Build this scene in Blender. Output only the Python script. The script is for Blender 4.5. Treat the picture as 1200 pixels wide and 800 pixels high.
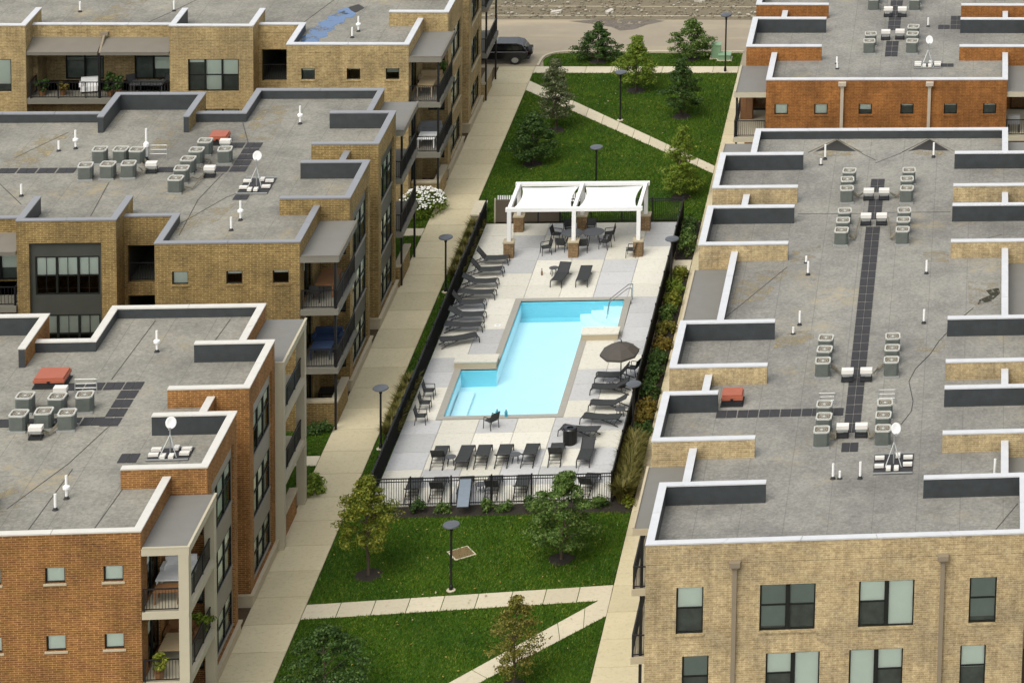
import bpy, math, random
import numpy as np
from mathutils import Matrix, Vector
for _o in list(bpy.data.objects): bpy.data.objects.remove(_o)
sc = bpy.context.scene
COL = sc.collection
# ------------------------------------------------------------------ camera
cam = bpy.data.cameras.new("camera"); camo = bpy.data.objects.new("camera", cam); COL.objects.link(camo)
cam.sensor_fit = 'HORIZONTAL'; cam.sensor_width = 36.0; cam.lens = 107.779
cam.shift_x = -1.09793; cam.shift_y = -0.77644
cam.clip_start = 1.0; cam.clip_end = 3000
camo.matrix_world = Matrix(((0.97763654, -0.03467318, -0.20742364, 27.09782),
                            (-0.19775609, 0.18399607, -0.96282811, -146.29269),
                            (0.07154945, 0.98231523, 0.17302445, 75.67268), (0, 0, 0, 1)))
sc.camera = camo
# ------------------------------------------------------------------ light
SUN_EL, SUN_AZ = math.radians(56), math.radians(208)      # azimuth clockwise from +Y: sun stands in the south-west
w = bpy.data.worlds.new("World"); sc.world = w; w.use_nodes = True
wn = w.node_tree.nodes; wl = w.node_tree.links
sky = wn.new('ShaderNodeTexSky'); sky.sky_type = 'NISHITA'; sky.sun_disc = False
sky.sun_elevation = SUN_EL; sky.sun_rotation = SUN_AZ; sky.air_density = 1.0; sky.dust_density = 3.0; sky.ozone_density = 0.6
hs = wn.new('ShaderNodeHueSaturation'); hs.inputs['Saturation'].default_value = 0.30     # thin even cloud: the sky is whitish all over
wl.new(sky.outputs[0], hs.inputs['Color']); wm = wn.new('ShaderNodeMix'); wm.data_type = 'RGBA'; wm.blend_type = 'MULTIPLY'; wm.inputs[0].default_value = 1.0
wl.new(hs.outputs[0], wm.inputs[6]); wm.inputs[7].default_value = (1.0, 0.995, 0.95, 1)
wl.new(wm.outputs[2], wn['Background'].inputs[0]); wn['Background'].inputs[1].default_value = 0.15
sl = bpy.data.lights.new("sun", 'SUN'); sl.energy = 0.8; sl.angle = math.radians(38); sl.color = (1.0, 0.95, 0.86)
so = bpy.data.objects.new("sun", sl); COL.objects.link(so)
sdir = Vector((math.sin(SUN_AZ) * math.cos(SUN_EL), math.cos(SUN_AZ) * math.cos(SUN_EL), math.sin(SUN_EL)))
so.rotation_euler = sdir.to_track_quat('Z', 'Y').to_euler(); so.location = (-60, -60, 90)
vs = sc.view_settings; vs.view_transform = 'Standard'; vs.look = 'None'; vs.gamma = 1.0; vs.use_curve_mapping = False
vs.exposure = 0.76
R = random.Random(7)
# ------------------------------------------------------------------ materials
MAT = {}
def nt(name):
    m = bpy.data.materials.new(name); m.use_nodes = True
    return m, m.node_tree.nodes, m.node_tree.links, m.node_tree.nodes['Principled BSDF']
def ramp(n, l, fac, stops):
    r = n.new('ShaderNodeValToRGB'); l.new(fac, r.inputs[0])
    e = r.color_ramp.elements
    while len(e) < len(stops): e.new(0.5)
    for i, (p, c) in enumerate(stops): e[i].position = p; e[i].color = (*c, 1) if len(c) == 3 else c
    return r.outputs[0]
def noise(n, l, vec, scale, detail=4, rough=0.55):
    t = n.new('ShaderNodeTexNoise'); t.inputs['Scale'].default_value = scale; t.inputs['Detail'].default_value = detail
    t.inputs['Roughness'].default_value = rough
    if vec is not None: l.new(vec, t.inputs['Vector'])
    return t.outputs['Fac']
def mix(n, l, a, b, fac, mode='MIX'):
    x = n.new('ShaderNodeMix'); x.data_type = 'RGBA'; x.blend_type = mode
    for sock, v in ((x.inputs[6], a), (x.inputs[7], b)):
        if isinstance(v, tuple): sock.default_value = (*v[:3], 1)
        else: l.new(v, sock)
    if isinstance(fac, (int, float)): x.inputs[0].default_value = fac
    else: l.new(fac, x.inputs[0])
    return x.outputs[2]
def bump(n, l, h, strength, dist, p):
    b = n.new('ShaderNodeBump'); b.inputs['Strength'].default_value = strength; b.inputs['Distance'].default_value = dist
    l.new(h, b.inputs['Height']); l.new(b.outputs[0], p.inputs['Normal'])
def pos(n):
    return n.new('ShaderNodeNewGeometry').outputs['Position']
def plain(name, col, rough=0.6, metal=0.0, var=0.12, scale=6.0, bmp=0.0, spec=None):
    m, n, l, p = nt(name); P = pos(n)
    f = noise(n, l, P, scale, 5)
    c = mix(n, l, tuple(x * (1 - var) for x in col), tuple(min(1, x * (1 + var)) for x in col), f)
    l.new(c, p.inputs['Base Color']); p.inputs['Roughness'].default_value = rough; p.inputs['Metallic'].default_value = metal
    if spec is not None: p.inputs['Specular IOR Level'].default_value = spec
    if bmp: bump(n, l, noise(n, l, P, scale * 6, 4), bmp, 0.02, p)
    MAT[name] = m; return m
def brick(name, c1, c2, mortar, bw=0.32, rh=0.098, stain=(0.5, 0.5, 0.5)):
    m, n, l, p = nt(name); P = pos(n)
    s = n.new('ShaderNodeSeparateXYZ'); l.new(P, s.inputs[0])
    a = n.new('ShaderNodeMath'); l.new(s.outputs[0], a.inputs[0]); l.new(s.outputs[1], a.inputs[1])
    cb = n.new('ShaderNodeCombineXYZ'); l.new(a.outputs[0], cb.inputs[0]); l.new(s.outputs[2], cb.inputs[1])
    t = n.new('ShaderNodeTexBrick'); l.new(cb.outputs[0], t.inputs['Vector'])
    t.inputs['Color1'].default_value = (*c1, 1); t.inputs['Color2'].default_value = (*c2, 1); t.inputs['Mortar'].default_value = (*mortar, 1)
    t.inputs['Scale'].default_value = 1.0; t.inputs['Mortar Size'].default_value = 0.011; t.inputs['Mortar Smooth'].default_value = 0.2
    t.inputs['Brick Width'].default_value = bw; t.inputs['Row Height'].default_value = rh; t.inputs['Bias'].default_value = 0.0
    big = ramp(n, l, noise(n, l, P, 0.55, 5, 0.6), [(0.3, (0.72, 0.72, 0.72)), (0.7, (1.18, 1.15, 1.1))])
    med = ramp(n, l, noise(n, l, P, 5.5, 5, 0.85), [(0.32, (0.66, 0.63, 0.58)), (0.68, (1.36, 1.34, 1.24))])
    c = mix(n, l, t.outputs['Color'], big, 1.0, 'MULTIPLY'); c = mix(n, l, c, med, 1.0, 'MULTIPLY')
    mp = n.new('ShaderNodeMapping'); mp.inputs['Scale'].default_value = (1.3, 1.3, 0.12); l.new(P, mp.inputs[0])
    c = mix(n, l, c, ramp(n, l, noise(n, l, mp.outputs[0], 1.6, 5, 0.7), [(0.3, (0.78, 0.77, 0.75)), (0.6, (1.04, 1.04, 1.03))]), 1.0, 'MULTIPLY')
    l.new(c, p.inputs['Base Color']); p.inputs['Roughness'].default_value = 0.85; p.inputs['Specular IOR Level'].default_value = 0.25
    h = n.new('ShaderNodeMath'); h.operation = 'SUBTRACT'; l.new(noise(n, l, P, 22, 2), h.inputs[0]); l.new(t.outputs['Fac'], h.inputs[1])
    bump(n, l, h.outputs[0], 0.7, 0.012, p)
    MAT[name] = m
brick('brick_tan', (0.425, 0.338, 0.205), (0.335, 0.26, 0.152), (0.50, 0.435, 0.31))
brick('brick_amber', (0.25, 0.172, 0.070), (0.17, 0.114, 0.046), (0.41, 0.33, 0.17))
brick('brick_buff', (0.38, 0.29, 0.15), (0.29, 0.215, 0.105), (0.46, 0.38, 0.24))
brick('brick_orange', (0.255, 0.118, 0.040), (0.188, 0.082, 0.029), (0.42, 0.27, 0.12))
brick('brick_rust', (0.265, 0.108, 0.032), (0.215, 0.086, 0.025), (0.32, 0.165, 0.06))
brick('brick_pier', (0.26, 0.17, 0.095), (0.19, 0.12, 0.065), (0.34, 0.27, 0.18))
def membrane(name, base, tan_amt):
    m, n, l, p = nt(name); P = pos(n)
    fine = noise(n, l, P, 6.5, 8, 0.82); mid = noise(n, l, P, 1.1, 5, 0.6); big = noise(n, l, P, 0.22, 4, 0.6)
    c = mix(n, l, tuple(x * 0.72 for x in base), tuple(x * 1.25 for x in base), mid)
    c = mix(n, l, c, tuple(x * 2.0 for x in base), ramp(n, l, fine, [(0.5, (0, 0, 0)), (0.68, (0.42, 0.42, 0.42))]))
    c = mix(n, l, c, tuple(x * 0.4 for x in base), ramp(n, l, fine, [(0.34, (0.5, 0.5, 0.5)), (0.49, (0, 0, 0))]))
    st = n.new('ShaderNodeMath'); st.operation = 'MULTIPLY'
    l.new(ramp(n, l, big, [(0.56, (0, 0, 0)), (0.68, (1, 1, 1))]), st.inputs[0]); l.new(ramp(n, l, noise(n, l, P, 1.7, 6, 0.7), [(0.45, (0, 0, 0)), (0.62, (1, 1, 1))]), st.inputs[1])
    st2 = n.new('ShaderNodeMath'); st2.operation = 'MULTIPLY'; l.new(st.outputs[0], st2.inputs[0]); st2.inputs[1].default_value = tan_amt
    c = mix(n, l, c, (0.32, 0.265, 0.16), st2.outputs[0])
    c = mix(n, l, c, ramp(n, l, noise(n, l, P, 0.16, 6, 0.7), [(0.34, (0.70, 0.70, 0.71)), (0.5, (1.0, 1.0, 1.0)), (0.66, (1.2, 1.19, 1.15))]), 1.0, 'MULTIPLY')
    # welded sheet seams
    t = n.new('ShaderNodeTexBrick'); s = n.new('ShaderNodeSeparateXYZ'); cb = n.new('ShaderNodeCombineXYZ'); l.new(P, s.inputs[0])
    l.new(s.outputs[1], cb.inputs[0]); l.new(s.outputs[0], cb.inputs[1]); l.new(cb.outputs[0], t.inputs['Vector'])
    t.inputs['Scale'].default_value = 1; t.inputs['Brick Width'].default_value = 7.3; t.inputs['Row Height'].default_value = 1.83
    t.inputs['Mortar Size'].default_value = 0.022; t.inputs['Mortar Smooth'].default_value = 0.6; t.offset = 0.37
    fm = n.new('ShaderNodeMath'); fm.operation = 'MULTIPLY'; l.new(t.outputs['Fac'], fm.inputs[0]); fm.inputs[1].default_value = 0.45
    c = mix(n, l, c, tuple(x * 0.42 for x in base), fm.outputs[0])
    l.new(c, p.inputs['Base Color']); p.inputs['Roughness'].default_value = 0.8; p.inputs['Specular IOR Level'].default_value = 0.3
    bump(n, l, fine, 0.6, 0.03, p); MAT[name] = m
membrane('roof_membrane', (0.222, 0.212, 0.182), 0.85)
membrane('roof_membrane_grey', (0.220, 0.212, 0.190), 0.7)
plain('canopy_roof', (0.17, 0.165, 0.15), 0.7, var=0.1, scale=1.5, bmp=0.15)
plain('awning_metal', (0.15, 0.135, 0.11), 0.6, var=0.12, scale=2)
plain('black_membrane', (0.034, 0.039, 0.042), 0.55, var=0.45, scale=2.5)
plain('coping_white', (0.52, 0.525, 0.54), 0.45, var=0.12, scale=2.2)
plain('coping_cream', (0.55, 0.53, 0.485), 0.5, var=0.12, scale=2.2)
plain('coping_grey', (0.215, 0.22, 0.235), 0.4, var=0.08, scale=1.2)
plain('stone', (0.42, 0.36, 0.25), 0.8, var=0.12, scale=3, bmp=0.2)
plain('frame_concrete', (0.42, 0.38, 0.28), 0.8, var=0.08, scale=2, bmp=0.15)
plain('panel_grey', (0.24, 0.215, 0.175), 0.5, var=0.1, scale=1.5)
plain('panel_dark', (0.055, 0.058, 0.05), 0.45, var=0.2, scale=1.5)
plain('slab_grey', (0.17, 0.16, 0.13), 0.7, var=0.12, scale=2)
plain('interior', (0.05, 0.042, 0.03), 0.9)
plain('stucco_shade', (0.30, 0.25, 0.17), 0.85, var=0.1, scale=2)
plain('black_metal', (0.012, 0.012, 0.013), 0.45, var=0.2, spec=0.4)
plain('frame_black', (0.012, 0.014, 0.012), 0.5, var=0.2, spec=0.3)
plain('pad', (0.028, 0.027, 0.03), 0.8, var=0.35, scale=5, bmp=0.3)
plain('dish_white', (0.62, 0.62, 0.61), 0.5, var=0.06)
plain('white_paint', (0.80, 0.80, 0.79), 0.5, var=0.04)
plain('pvc_white', (0.78, 0.78, 0.76), 0.4, var=0.05)
plain('galvanised', (0.40, 0.41, 0.40), 0.4, metal=0.5, var=0.15, scale=8)
plain('casing_green', (0.105, 0.118, 0.105), 0.5, var=0.25, scale=4)
plain('casing_rim', (0.44, 0.44, 0.40), 0.5, var=0.15, scale=8)
plain('fan_rust', (0.13, 0.095, 0.055), 0.7, var=0.4, scale=14)
plain('box_beige', (0.66, 0.63, 0.58), 0.5, var=0.06)
plain('hatch_red', (0.33, 0.092, 0.05), 0.55, var=0.12, scale=3)
plain('rubber', (0.015, 0.015, 0.016), 0.7, var=0.2)
plain('conduit', (0.16, 0.14, 0.10), 0.6, var=0.2)
plain('downpipe', (0.22, 0.18, 0.125), 0.6, var=0.12, scale=2)
plain('downpipe_light', (0.42, 0.36, 0.28), 0.6, var=0.12, scale=2)
plain('sling', (0.030, 0.033, 0.034), 0.75, var=0.2, scale=9)
plain('sling_pale', (0.16, 0.20, 0.25), 0.7, var=0.15, scale=9)
plain('umbrella_cloth', (0.072, 0.064, 0.056), 0.85, var=0.15, scale=5)
plain('sail_cloth', (0.88, 0.87, 0.86), 0.7, var=0.03)
plain('table_top', (0.06, 0.062, 0.066), 0.3, var=0.2)
plain('pool_coping', (0.34, 0.325, 0.285), 0.75, var=0.12, scale=5, bmp=0.15)
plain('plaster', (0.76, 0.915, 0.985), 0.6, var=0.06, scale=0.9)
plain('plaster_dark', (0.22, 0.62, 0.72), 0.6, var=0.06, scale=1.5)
plain('plaster_white', (0.82, 0.93, 0.955), 0.6, var=0.02)
plain('steel', (0.55, 0.55, 0.55), 0.25, metal=1.0)
plain('mulch', (0.022, 0.017, 0.011), 0.95, var=0.5, scale=14, bmp=0.6)
plain('soil', (0.075, 0.05, 0.022), 0.95, var=0.4, scale=8, bmp=0.6)
plain('bark', (0.075, 0.055, 0.038), 0.9, var=0.35, scale=12)
plain('wood_brown', (0.21, 0.10, 0.04), 0.6, var=0.25, scale=6)
plain('cushion_blue', (0.015, 0.035, 0.09), 0.85, var=0.2)
plain('lid_brown', (0.16, 0.11, 0.045), 0.8, var=0.2)
plain('utility_green', (0.20, 0.33, 0.20), 0.5, var=0.1)
plain('car_black', (0.006, 0.007, 0.009), 0.22, var=0.1, spec=0.6)
plain('car_glass', (0.01, 0.012, 0.014), 0.08, var=0.1, spec=0.7)
plain('tail_red', (0.25, 0.01, 0.01), 0.3)
plain('enclosure_brown', (0.10, 0.08, 0.055), 0.7, var=0.2, scale=3)
plain('haze_panel', (0.055, 0.10, 0.10), 0.8, var=0.2)
plain('petal_white', (0.85, 0.86, 0.80), 0.7, var=0.05)
plain('bottle_blue', (0.05, 0.30, 0.42), 0.2)
plain('grill_grey', (0.30, 0.31, 0.32), 0.35, metal=0.4)
plain('leather_tan', (0.40, 0.30, 0.17), 0.7)
plain('rock', (0.20, 0.17, 0.12), 0.9, var=0.3, scale=5)
plain('rock_white', (0.48, 0.45, 0.39), 0.9, var=0.1)
plain('stain_tan', (0.30, 0.245, 0.14), 0.9, var=0.25, scale=3, bmp=0.3)
plain('wet_road', (0.12, 0.095, 0.07), 0.5, var=0.3, scale=2)
plain('wet_dark', (0.022, 0.02, 0.016), 0.55, var=0.4, scale=3)
plain('leaf_litter', (0.03, 0.028, 0.015), 0.95, var=0.6, scale=9, bmp=0.8)
def patchy(name, scale, lo, hi):    # ragged stain: the sheet thins out to nothing in a noise pattern
    m = MAT[name]; n, l = m.node_tree.nodes, m.node_tree.links; P = pos(n); pr = n['Principled BSDF']; tr = n.new('ShaderNodeBsdfTransparent'); ms = n.new('ShaderNodeMixShader')
    l.new(ramp(n, l, noise(n, l, P, scale, 6, 0.7), [(lo, (0, 0, 0)), (hi, (1, 1, 1))]), ms.inputs[0]); l.new(tr.outputs[0], ms.inputs[1]); l.new(pr.outputs[0], ms.inputs[2]); l.new(ms.outputs[0], n['Material Output'].inputs[0])
patchy('stain_tan', 1.5, 0.46, 0.72); patchy('leaf_litter', 3.0, 0.40, 0.5); patchy('wet_road', 1.2, 0.36, 0.5)
plain('seam', (0.05, 0.046, 0.04), 0.8, var=0.3)
plain('screen_black', (0.007, 0.008, 0.007), 0.9, var=0.5, scale=3, spec=0.05)
def slabmat(name, col, var=0.1):
    m, n, l, p = nt(name); P = pos(n); oi = n.new('ShaderNodeObjectInfo')
    r = ramp(n, l, oi.outputs['Random'], [(0, (0.90, 0.90, 0.89)), (1, (1.07, 1.07, 1.08))])
    c = mix(n, l, tuple(x * (1 - var) for x in col), tuple(x * (1 + var) for x in col), noise(n, l, P, 0.9, 6, 0.65))
    c = mix(n, l, c, r, 1.0, 'MULTIPLY')
    sp = ramp(n, l, noise(n, l, P, 5.5, 5, 0.75), [(0.30, (0.80, 0.79, 0.76)), (0.48, (1, 1, 1))])
    c = mix(n, l, c, sp, 1.0, 'MULTIPLY')
    l.new(c, p.inputs['Base Color']); p.inputs['Roughness'].default_value = 0.85; p.inputs['Specular IOR Level'].default_value = 0.25
    bump(n, l, noise(n, l, P, 30, 4), 0.15, 0.01, p); MAT[name] = m
slabmat('path_concrete', (0.54, 0.475, 0.315), 0.12)
slabmat('walk_concrete', (0.55, 0.495, 0.37), 0.09)
slabmat('deck_cream', (0.65, 0.63, 0.555), 0.07)
slabmat('deck_grey', (0.485, 0.488, 0.49), 0.08)
slabmat('kerb_concrete', (0.48, 0.43, 0.32), 0.1)
plain('subbase', (0.10, 0.09, 0.07), 0.95, var=0.3)
def grassmat(name, a, b, c3):
    m, n, l, p = nt(name); P = pos(n)
    mp = n.new('ShaderNodeMapping'); mp.inputs['Rotation'].default_value = (0, 0, 0.5); mp.inputs['Scale'].default_value = (0.5, 1.7, 1); l.new(P, mp.inputs[0])
    c = mix(n, l, a, b, ramp(n, l, noise(n, l, P, 0.35, 5, 0.65), [(0.35, (0, 0, 0)), (0.65, (1, 1, 1))]))
    c = mix(n, l, c, c3, ramp(n, l, noise(n, l, mp.outputs[0], 3.2, 6, 0.8), [(0.55, (0, 0, 0)), (0.8, (0.75, 0.75, 0.75))]))
    c = mix(n, l, c, tuple(x * 0.35 for x in a), ramp(n, l, noise(n, l, P, 11, 5, 0.8), [(0.3, (0.8, 0.8, 0.8)), (0.5, (0, 0, 0))]))
    l.new(c, p.inputs['Base Color']); p.inputs['Roughness'].default_value = 0.95; p.inputs['Specular IOR Level'].default_value = 0.1
    bump(n, l, noise(n, l, P, 24, 4, 0.8), 0.7, 0.05, p); MAT[name] = m
grassmat('lawn', (0.024, 0.068, 0.004), (0.047, 0.105, 0.006), (0.09, 0.13, 0.012))
def leafmat(name, stops, trans=0.25):
    m, n, l, p = nt(name); g = n.new('ShaderNodeNewGeometry')
    c = ramp(n, l, g.outputs['Random Per Island'], [(i / (len(stops) - 1), s) for i, s in enumerate(stops)])
    l.new(c, p.inputs['Base Color']); p.inputs['Roughness'].default_value = 0.6; p.inputs['Specular IOR Level'].default_value = 0.3
    tr = n.new('ShaderNodeBsdfTranslucent'); l.new(c, tr.inputs[0]); ms = n.new('ShaderNodeMixShader'); ms.inputs[0].default_value = trans
    l.new(p.outputs[0], ms.inputs[1]); l.new(tr.outputs[0], ms.inputs[2]); l.new(ms.outputs[0], n['Material Output'].inputs[0]); MAT[name] = m
leafmat('leaf_mid', [(0.030, 0.068, 0.009), (0.058, 0.118, 0.016), (0.095, 0.165, 0.028), (0.19, 0.25, 0.07)])
leafmat('leaf_dark', [(0.013, 0.038, 0.006), (0.027, 0.066, 0.010), (0.048, 0.10, 0.016), (0.11, 0.17, 0.04)])
leafmat('leaf_yellow', [(0.055, 0.085, 0.006), (0.115, 0.145, 0.008), (0.19, 0.21, 0.016), (0.29, 0.28, 0.05)])
leafmat('leaf_lime', [(0.062, 0.11, 0.010), (0.105, 0.17, 0.012), (0.165, 0.235, 0.018), (0.26, 0.32, 0.05)])
leafmat('leaf_bronze', [(0.060, 0.072, 0.010), (0.115, 0.12, 0.014), (0.19, 0.175, 0.022), (0.28, 0.24, 0.07)])
leafmat('leaf_silver', [(0.047, 0.072, 0.024), (0.081, 0.108, 0.038), (0.134, 0.156, 0.067), (0.269, 0.276, 0.154)])
leafmat('leaf_orange', [(0.11, 0.085, 0.012), (0.18, 0.13, 0.015), (0.24, 0.175, 0.03), (0.08, 0.09, 0.015)])
leafmat('fallen', [(0.30, 0.24, 0.03), (0.42, 0.36, 0.10), (0.24, 0.15, 0.03), (0.5, 0.46, 0.3)])
leafmat('blade_gold', [(0.065, 0.075, 0.014), (0.12, 0.118, 0.022), (0.19, 0.165, 0.038), (0.28, 0.24, 0.09)])
leafmat('blade_lawn', [(0.023, 0.068, 0.004), (0.042, 0.105, 0.006), (0.070, 0.142, 0.010), (0.14, 0.18, 0.02)], 0.15)
def vary(name, scale, lo, hi):      # broad patches of thinner, yellower turf
    m = MAT[name]; n, l = m.node_tree.nodes, m.node_tree.links; r = next(x for x in n if x.type == 'VALTORGB'); P = pos(n)
    t = ramp(n, l, noise(n, l, P, scale, 5, 0.65), [(0.32, lo), (0.68, hi)]); c = mix(n, l, r.outputs[0], t, 1.0, 'MULTIPLY')
    for q in list(r.outputs[0].links):
        if q.to_node.type != 'MIX': l.new(c, q.to_socket)
vary('blade_lawn', 0.38, (0.52, 0.68, 0.6), (1.5, 1.22, 1.0))
def glass(name, tint):
    m, n, l, p = nt(name)
    tr = n.new('ShaderNodeBsdfTransparent'); tr.inputs[0].default_value = (*tint, 1)
    gl = n.new('ShaderNodeBsdfGlossy'); gl.inputs['Roughness'].default_value = 0.04; gl.inputs[0].default_value = (0.9, 1.0, 0.95, 1)
    lw = n.new('ShaderNodeFresnel'); lw.inputs[0].default_value = 1.5
    ad = n.new('ShaderNodeMath'); ad.operation = 'ADD'; ad.inputs[1].default_value = 0.02; l.new(lw.outputs[0], ad.inputs[0])
    ms = n.new('ShaderNodeMixShader'); l.new(ad.outputs[0], ms.inputs[0]); l.new(tr.outputs[0], ms.inputs[1]); l.new(gl.outputs[0], ms.inputs[2])
    l.new(ms.outputs[0], n['Material Output'].inputs[0]); MAT[name] = m
glass("glass", (0.93, 0.97, 0.948))
plain('blind', (0.90, 0.92, 0.86), 0.8, var=0.05, scale=3)
plain('haze_grey', (0.15, 0.165, 0.15), 0.9, var=0.55, scale=2.5)
plain('blind_grey', (0.30, 0.34, 0.31), 0.8, var=0.1, scale=3)
def water():
    m, n, l, p = nt('pool_water'); P = pos(n)
    tr = n.new('ShaderNodeBsdfTransparent'); tr.inputs[0].default_value = (0.80, 0.955, 0.995, 1)
    gl = n.new('ShaderNodeBsdfGlossy'); gl.inputs['Roughness'].default_value = 0.06
    b = n.new('ShaderNodeBump'); b.inputs['Strength'].default_value = 0.4; b.inputs['Distance'].default_value = 0.04
    l.new(noise(n, l, P, 3.5, 4), b.inputs['Height']); l.new(b.outputs[0], gl.inputs['Normal'])
    fr = n.new('ShaderNodeFresnel'); fr.inputs[0].default_value = 1.33; l.new(b.outputs[0], fr.inputs['Normal'])
    ms = n.new('ShaderNodeMixShader'); l.new(fr.outputs[0], ms.inputs[0]); l.new(tr.outputs[0], ms.inputs[1]); l.new(gl.outputs[0], ms.inputs[2])
    l.new(ms.outputs[0], n['Material Output'].inputs[0]); MAT['pool_water'] = m
    m, n, l, p = nt('roof_puddle'); p.inputs['Base Color'].default_value = (0.05, 0.12, 0.26, 1); p.inputs['Roughness'].default_value = 0.04  # blue base colour paints in the reflected sky
    p.inputs['Specular IOR Level'].default_value = 1.0; MAT['roof_puddle'] = m
water()
patchy('roof_puddle', 0.9, 0.36, 0.44)
plain('puddle_edge', (0.05, 0.05, 0.045), 0.5, var=0.3)
def roadmat():
    m, n, l, p = nt('asphalt'); P = pos(n)
    c = mix(n, l, (0.23, 0.195, 0.145), (0.33, 0.285, 0.21), noise(n, l, P, 0.5, 6, 0.7))
    mp = n.new('ShaderNodeMapping'); mp.inputs['Scale'].default_value = (0.08, 0.6, 1); l.new(P, mp.inputs[0])
    c = mix(n, l, c, (0.40, 0.33, 0.22), ramp(n, l, noise(n, l, mp.outputs[0], 1.0, 5, 0.6), [(0.5, (0, 0, 0)), (0.7, (0.8, 0.8, 0.8))]))
    l.new(c, p.inputs['Base Color']); p.inputs['Roughness'].default_value = 0.9; bump(n, l, noise(n, l, P, 20, 4), 0.2, 0.01, p); MAT['asphalt'] = m
    m, n, l, p = nt('gravel_lot'); P = pos(n)
    c = mix(n, l, (0.11, 0.092, 0.058), (0.22, 0.185, 0.12), noise(n, l, P, 1.3, 7, 0.75))
    c = mix(n, l, c, (0.36, 0.33, 0.26), ramp(n, l, noise(n, l, P, 7, 5, 0.8), [(0.60, (0, 0, 0)), (0.74, (0.7, 0.7, 0.7))]))
    l.new(c, p.inputs['Base Color']); p.inputs['Roughness'].default_value = 0.95; bump(n, l, noise(n, l, P, 9, 5, 0.8), 0.7, 0.06, p); MAT['gravel_lot'] = m
roadmat()
# ------------------------------------------------------------------ helpers
class MB:
    def __init__(s): s.v = []; s.f = []; s.m = []
    def face(s, pts, m=0):
        k = len(s.v); s.v += [tuple(p) for p in pts]; s.f.append(tuple(range(k, k + len(pts)))); s.m.append(m)
    def box(s, x0, x1, y0, y1, z0, z1, m=0):
        s.hexa([(x0, y0), (x1, y0), (x1, y1), (x0, y1)], z0, z1, m)
    def hexa(s, poly, z0, z1, m=0, msides=None, mtop=None):
        n = len(poly); k = len(s.v)
        s.v += [(x, y, z0) for x, y in poly] + [(x, y, z1) for x, y in poly]
        s.f.append(tuple(range(k + n - 1, k - 1, -1))); s.m.append(m)
        s.f.append(tuple(range(k + n, k + 2 * n))); s.m.append(m if mtop is None else mtop)
        for i in range(n):
            j = (i + 1) % n; s.f.append((k + i, k + j, k + n + j, k + n + i)); s.m.append(m if msides is None else msides[i])
    def tube(s, p0, p1, r, n=6, r1=None, m=0, cap=True):
        p0 = Vector(p0); p1 = Vector(p1); d = (p1 - p0).normalized(); r1 = r if r1 is None else r1
        a = d.orthogonal().normalized(); b = d.cross(a); k = len(s.v)
        for p, rr in ((p0, r), (p1, r1)):
            for i in range(n):
                t = 2 * math.pi * i / n; s.v.append(tuple(p + a * (rr * math.cos(t)) + b * (rr * math.sin(t))))
        for i in range(n):
            j = (i + 1) % n; s.f.append((k + i, k + j, k + n + j, k + n + i)); s.m.append(m)
        if cap: s.f.append(tuple(range(k + n - 1, k - 1, -1))); s.m.append(m); s.f.append(tuple(range(k + n, k + 2 * n))); s.m.append(m)
    def path(s, pts, r, n=6, m=0):
        for a, b in zip(pts[:-1], pts[1:]): s.tube(a, b, r, n, m=m)
    def lathe(s, prof, n=16, c=(0, 0), m=0, ph=0.0):
        k = len(s.v)
        for r, z in prof:
            for i in range(n): t = 2 * math.pi * i / n + ph; s.v.append((c[0] + r * math.cos(t), c[1] + r * math.sin(t), z))
        for q in range(len(prof) - 1):
            for i in range(n):
                j = (i + 1) % n; s.f.append((k + q * n + i, k + q * n + j, k + (q + 1) * n + j, k + (q + 1) * n + i)); s.m.append(m)
        if prof[0][0] > 1e-4: s.f.append(tuple(range(k + n - 1, k - 1, -1))); s.m.append(m)
        if prof[-1][0] > 1e-4: e = k + (len(prof) - 1) * n; s.f.append(tuple(range(e, e + n))); s.m.append(m)
    def mesh(s, name, mats, org=(0, 0, 0), smooth=False):
        me = bpy.data.meshes.new(name)
        v = [(x - org[0], y - org[1], z - org[2]) for x, y, z in s.v]
        me.from_pydata(v, [], s.f)
        for mm in (mats if isinstance(mats, (list, tuple)) else [mats]): me.materials.append(MAT[mm])
        me.polygons.foreach_set('material_index', s.m)
        if smooth: me.polygons.foreach_set('use_smooth', [True] * len(s.f))
        me.update(); return me
    def build(s, name, mats, parent=None, org=(0, 0, 0), smooth=False):
        return link(name, s.mesh(name, mats, org, smooth), parent)
def link(name, me, parent=None, loc=None, rz=0.0):
    o = bpy.data.objects.new(name, me); COL.objects.link(o)
    if parent is not None: o.parent = parent
    if loc is not None: o.location = loc
    if rz: o.rotation_euler = (0, 0, rz)
    return o
def tag(o, label=None, cat=None, group=None, kind=None):
    if label: o['label'] = label
    if cat: o['category'] = cat
    if group: o['group'] = group
    if kind: o['kind'] = kind
    return o
def thing(name, label, cat, loc=(0, 0, 0), rz=0.0, group=None):
    o = link(name, None, None, loc, rz); o.empty_display_size = 0.3
    return tag(o, label, cat, group)
def copy_tree(o, loc, rz=0.0, label=None, parent=None, top=True):
    c = o.copy(); COL.objects.link(c)
    if top:
        c.location = loc; c.rotation_euler = (0, 0, rz)
        if label: c['label'] = label
    else: c.parent = parent
    for ch in list(o.children): copy_tree(ch, None, 0, None, c, False)
    return c
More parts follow.
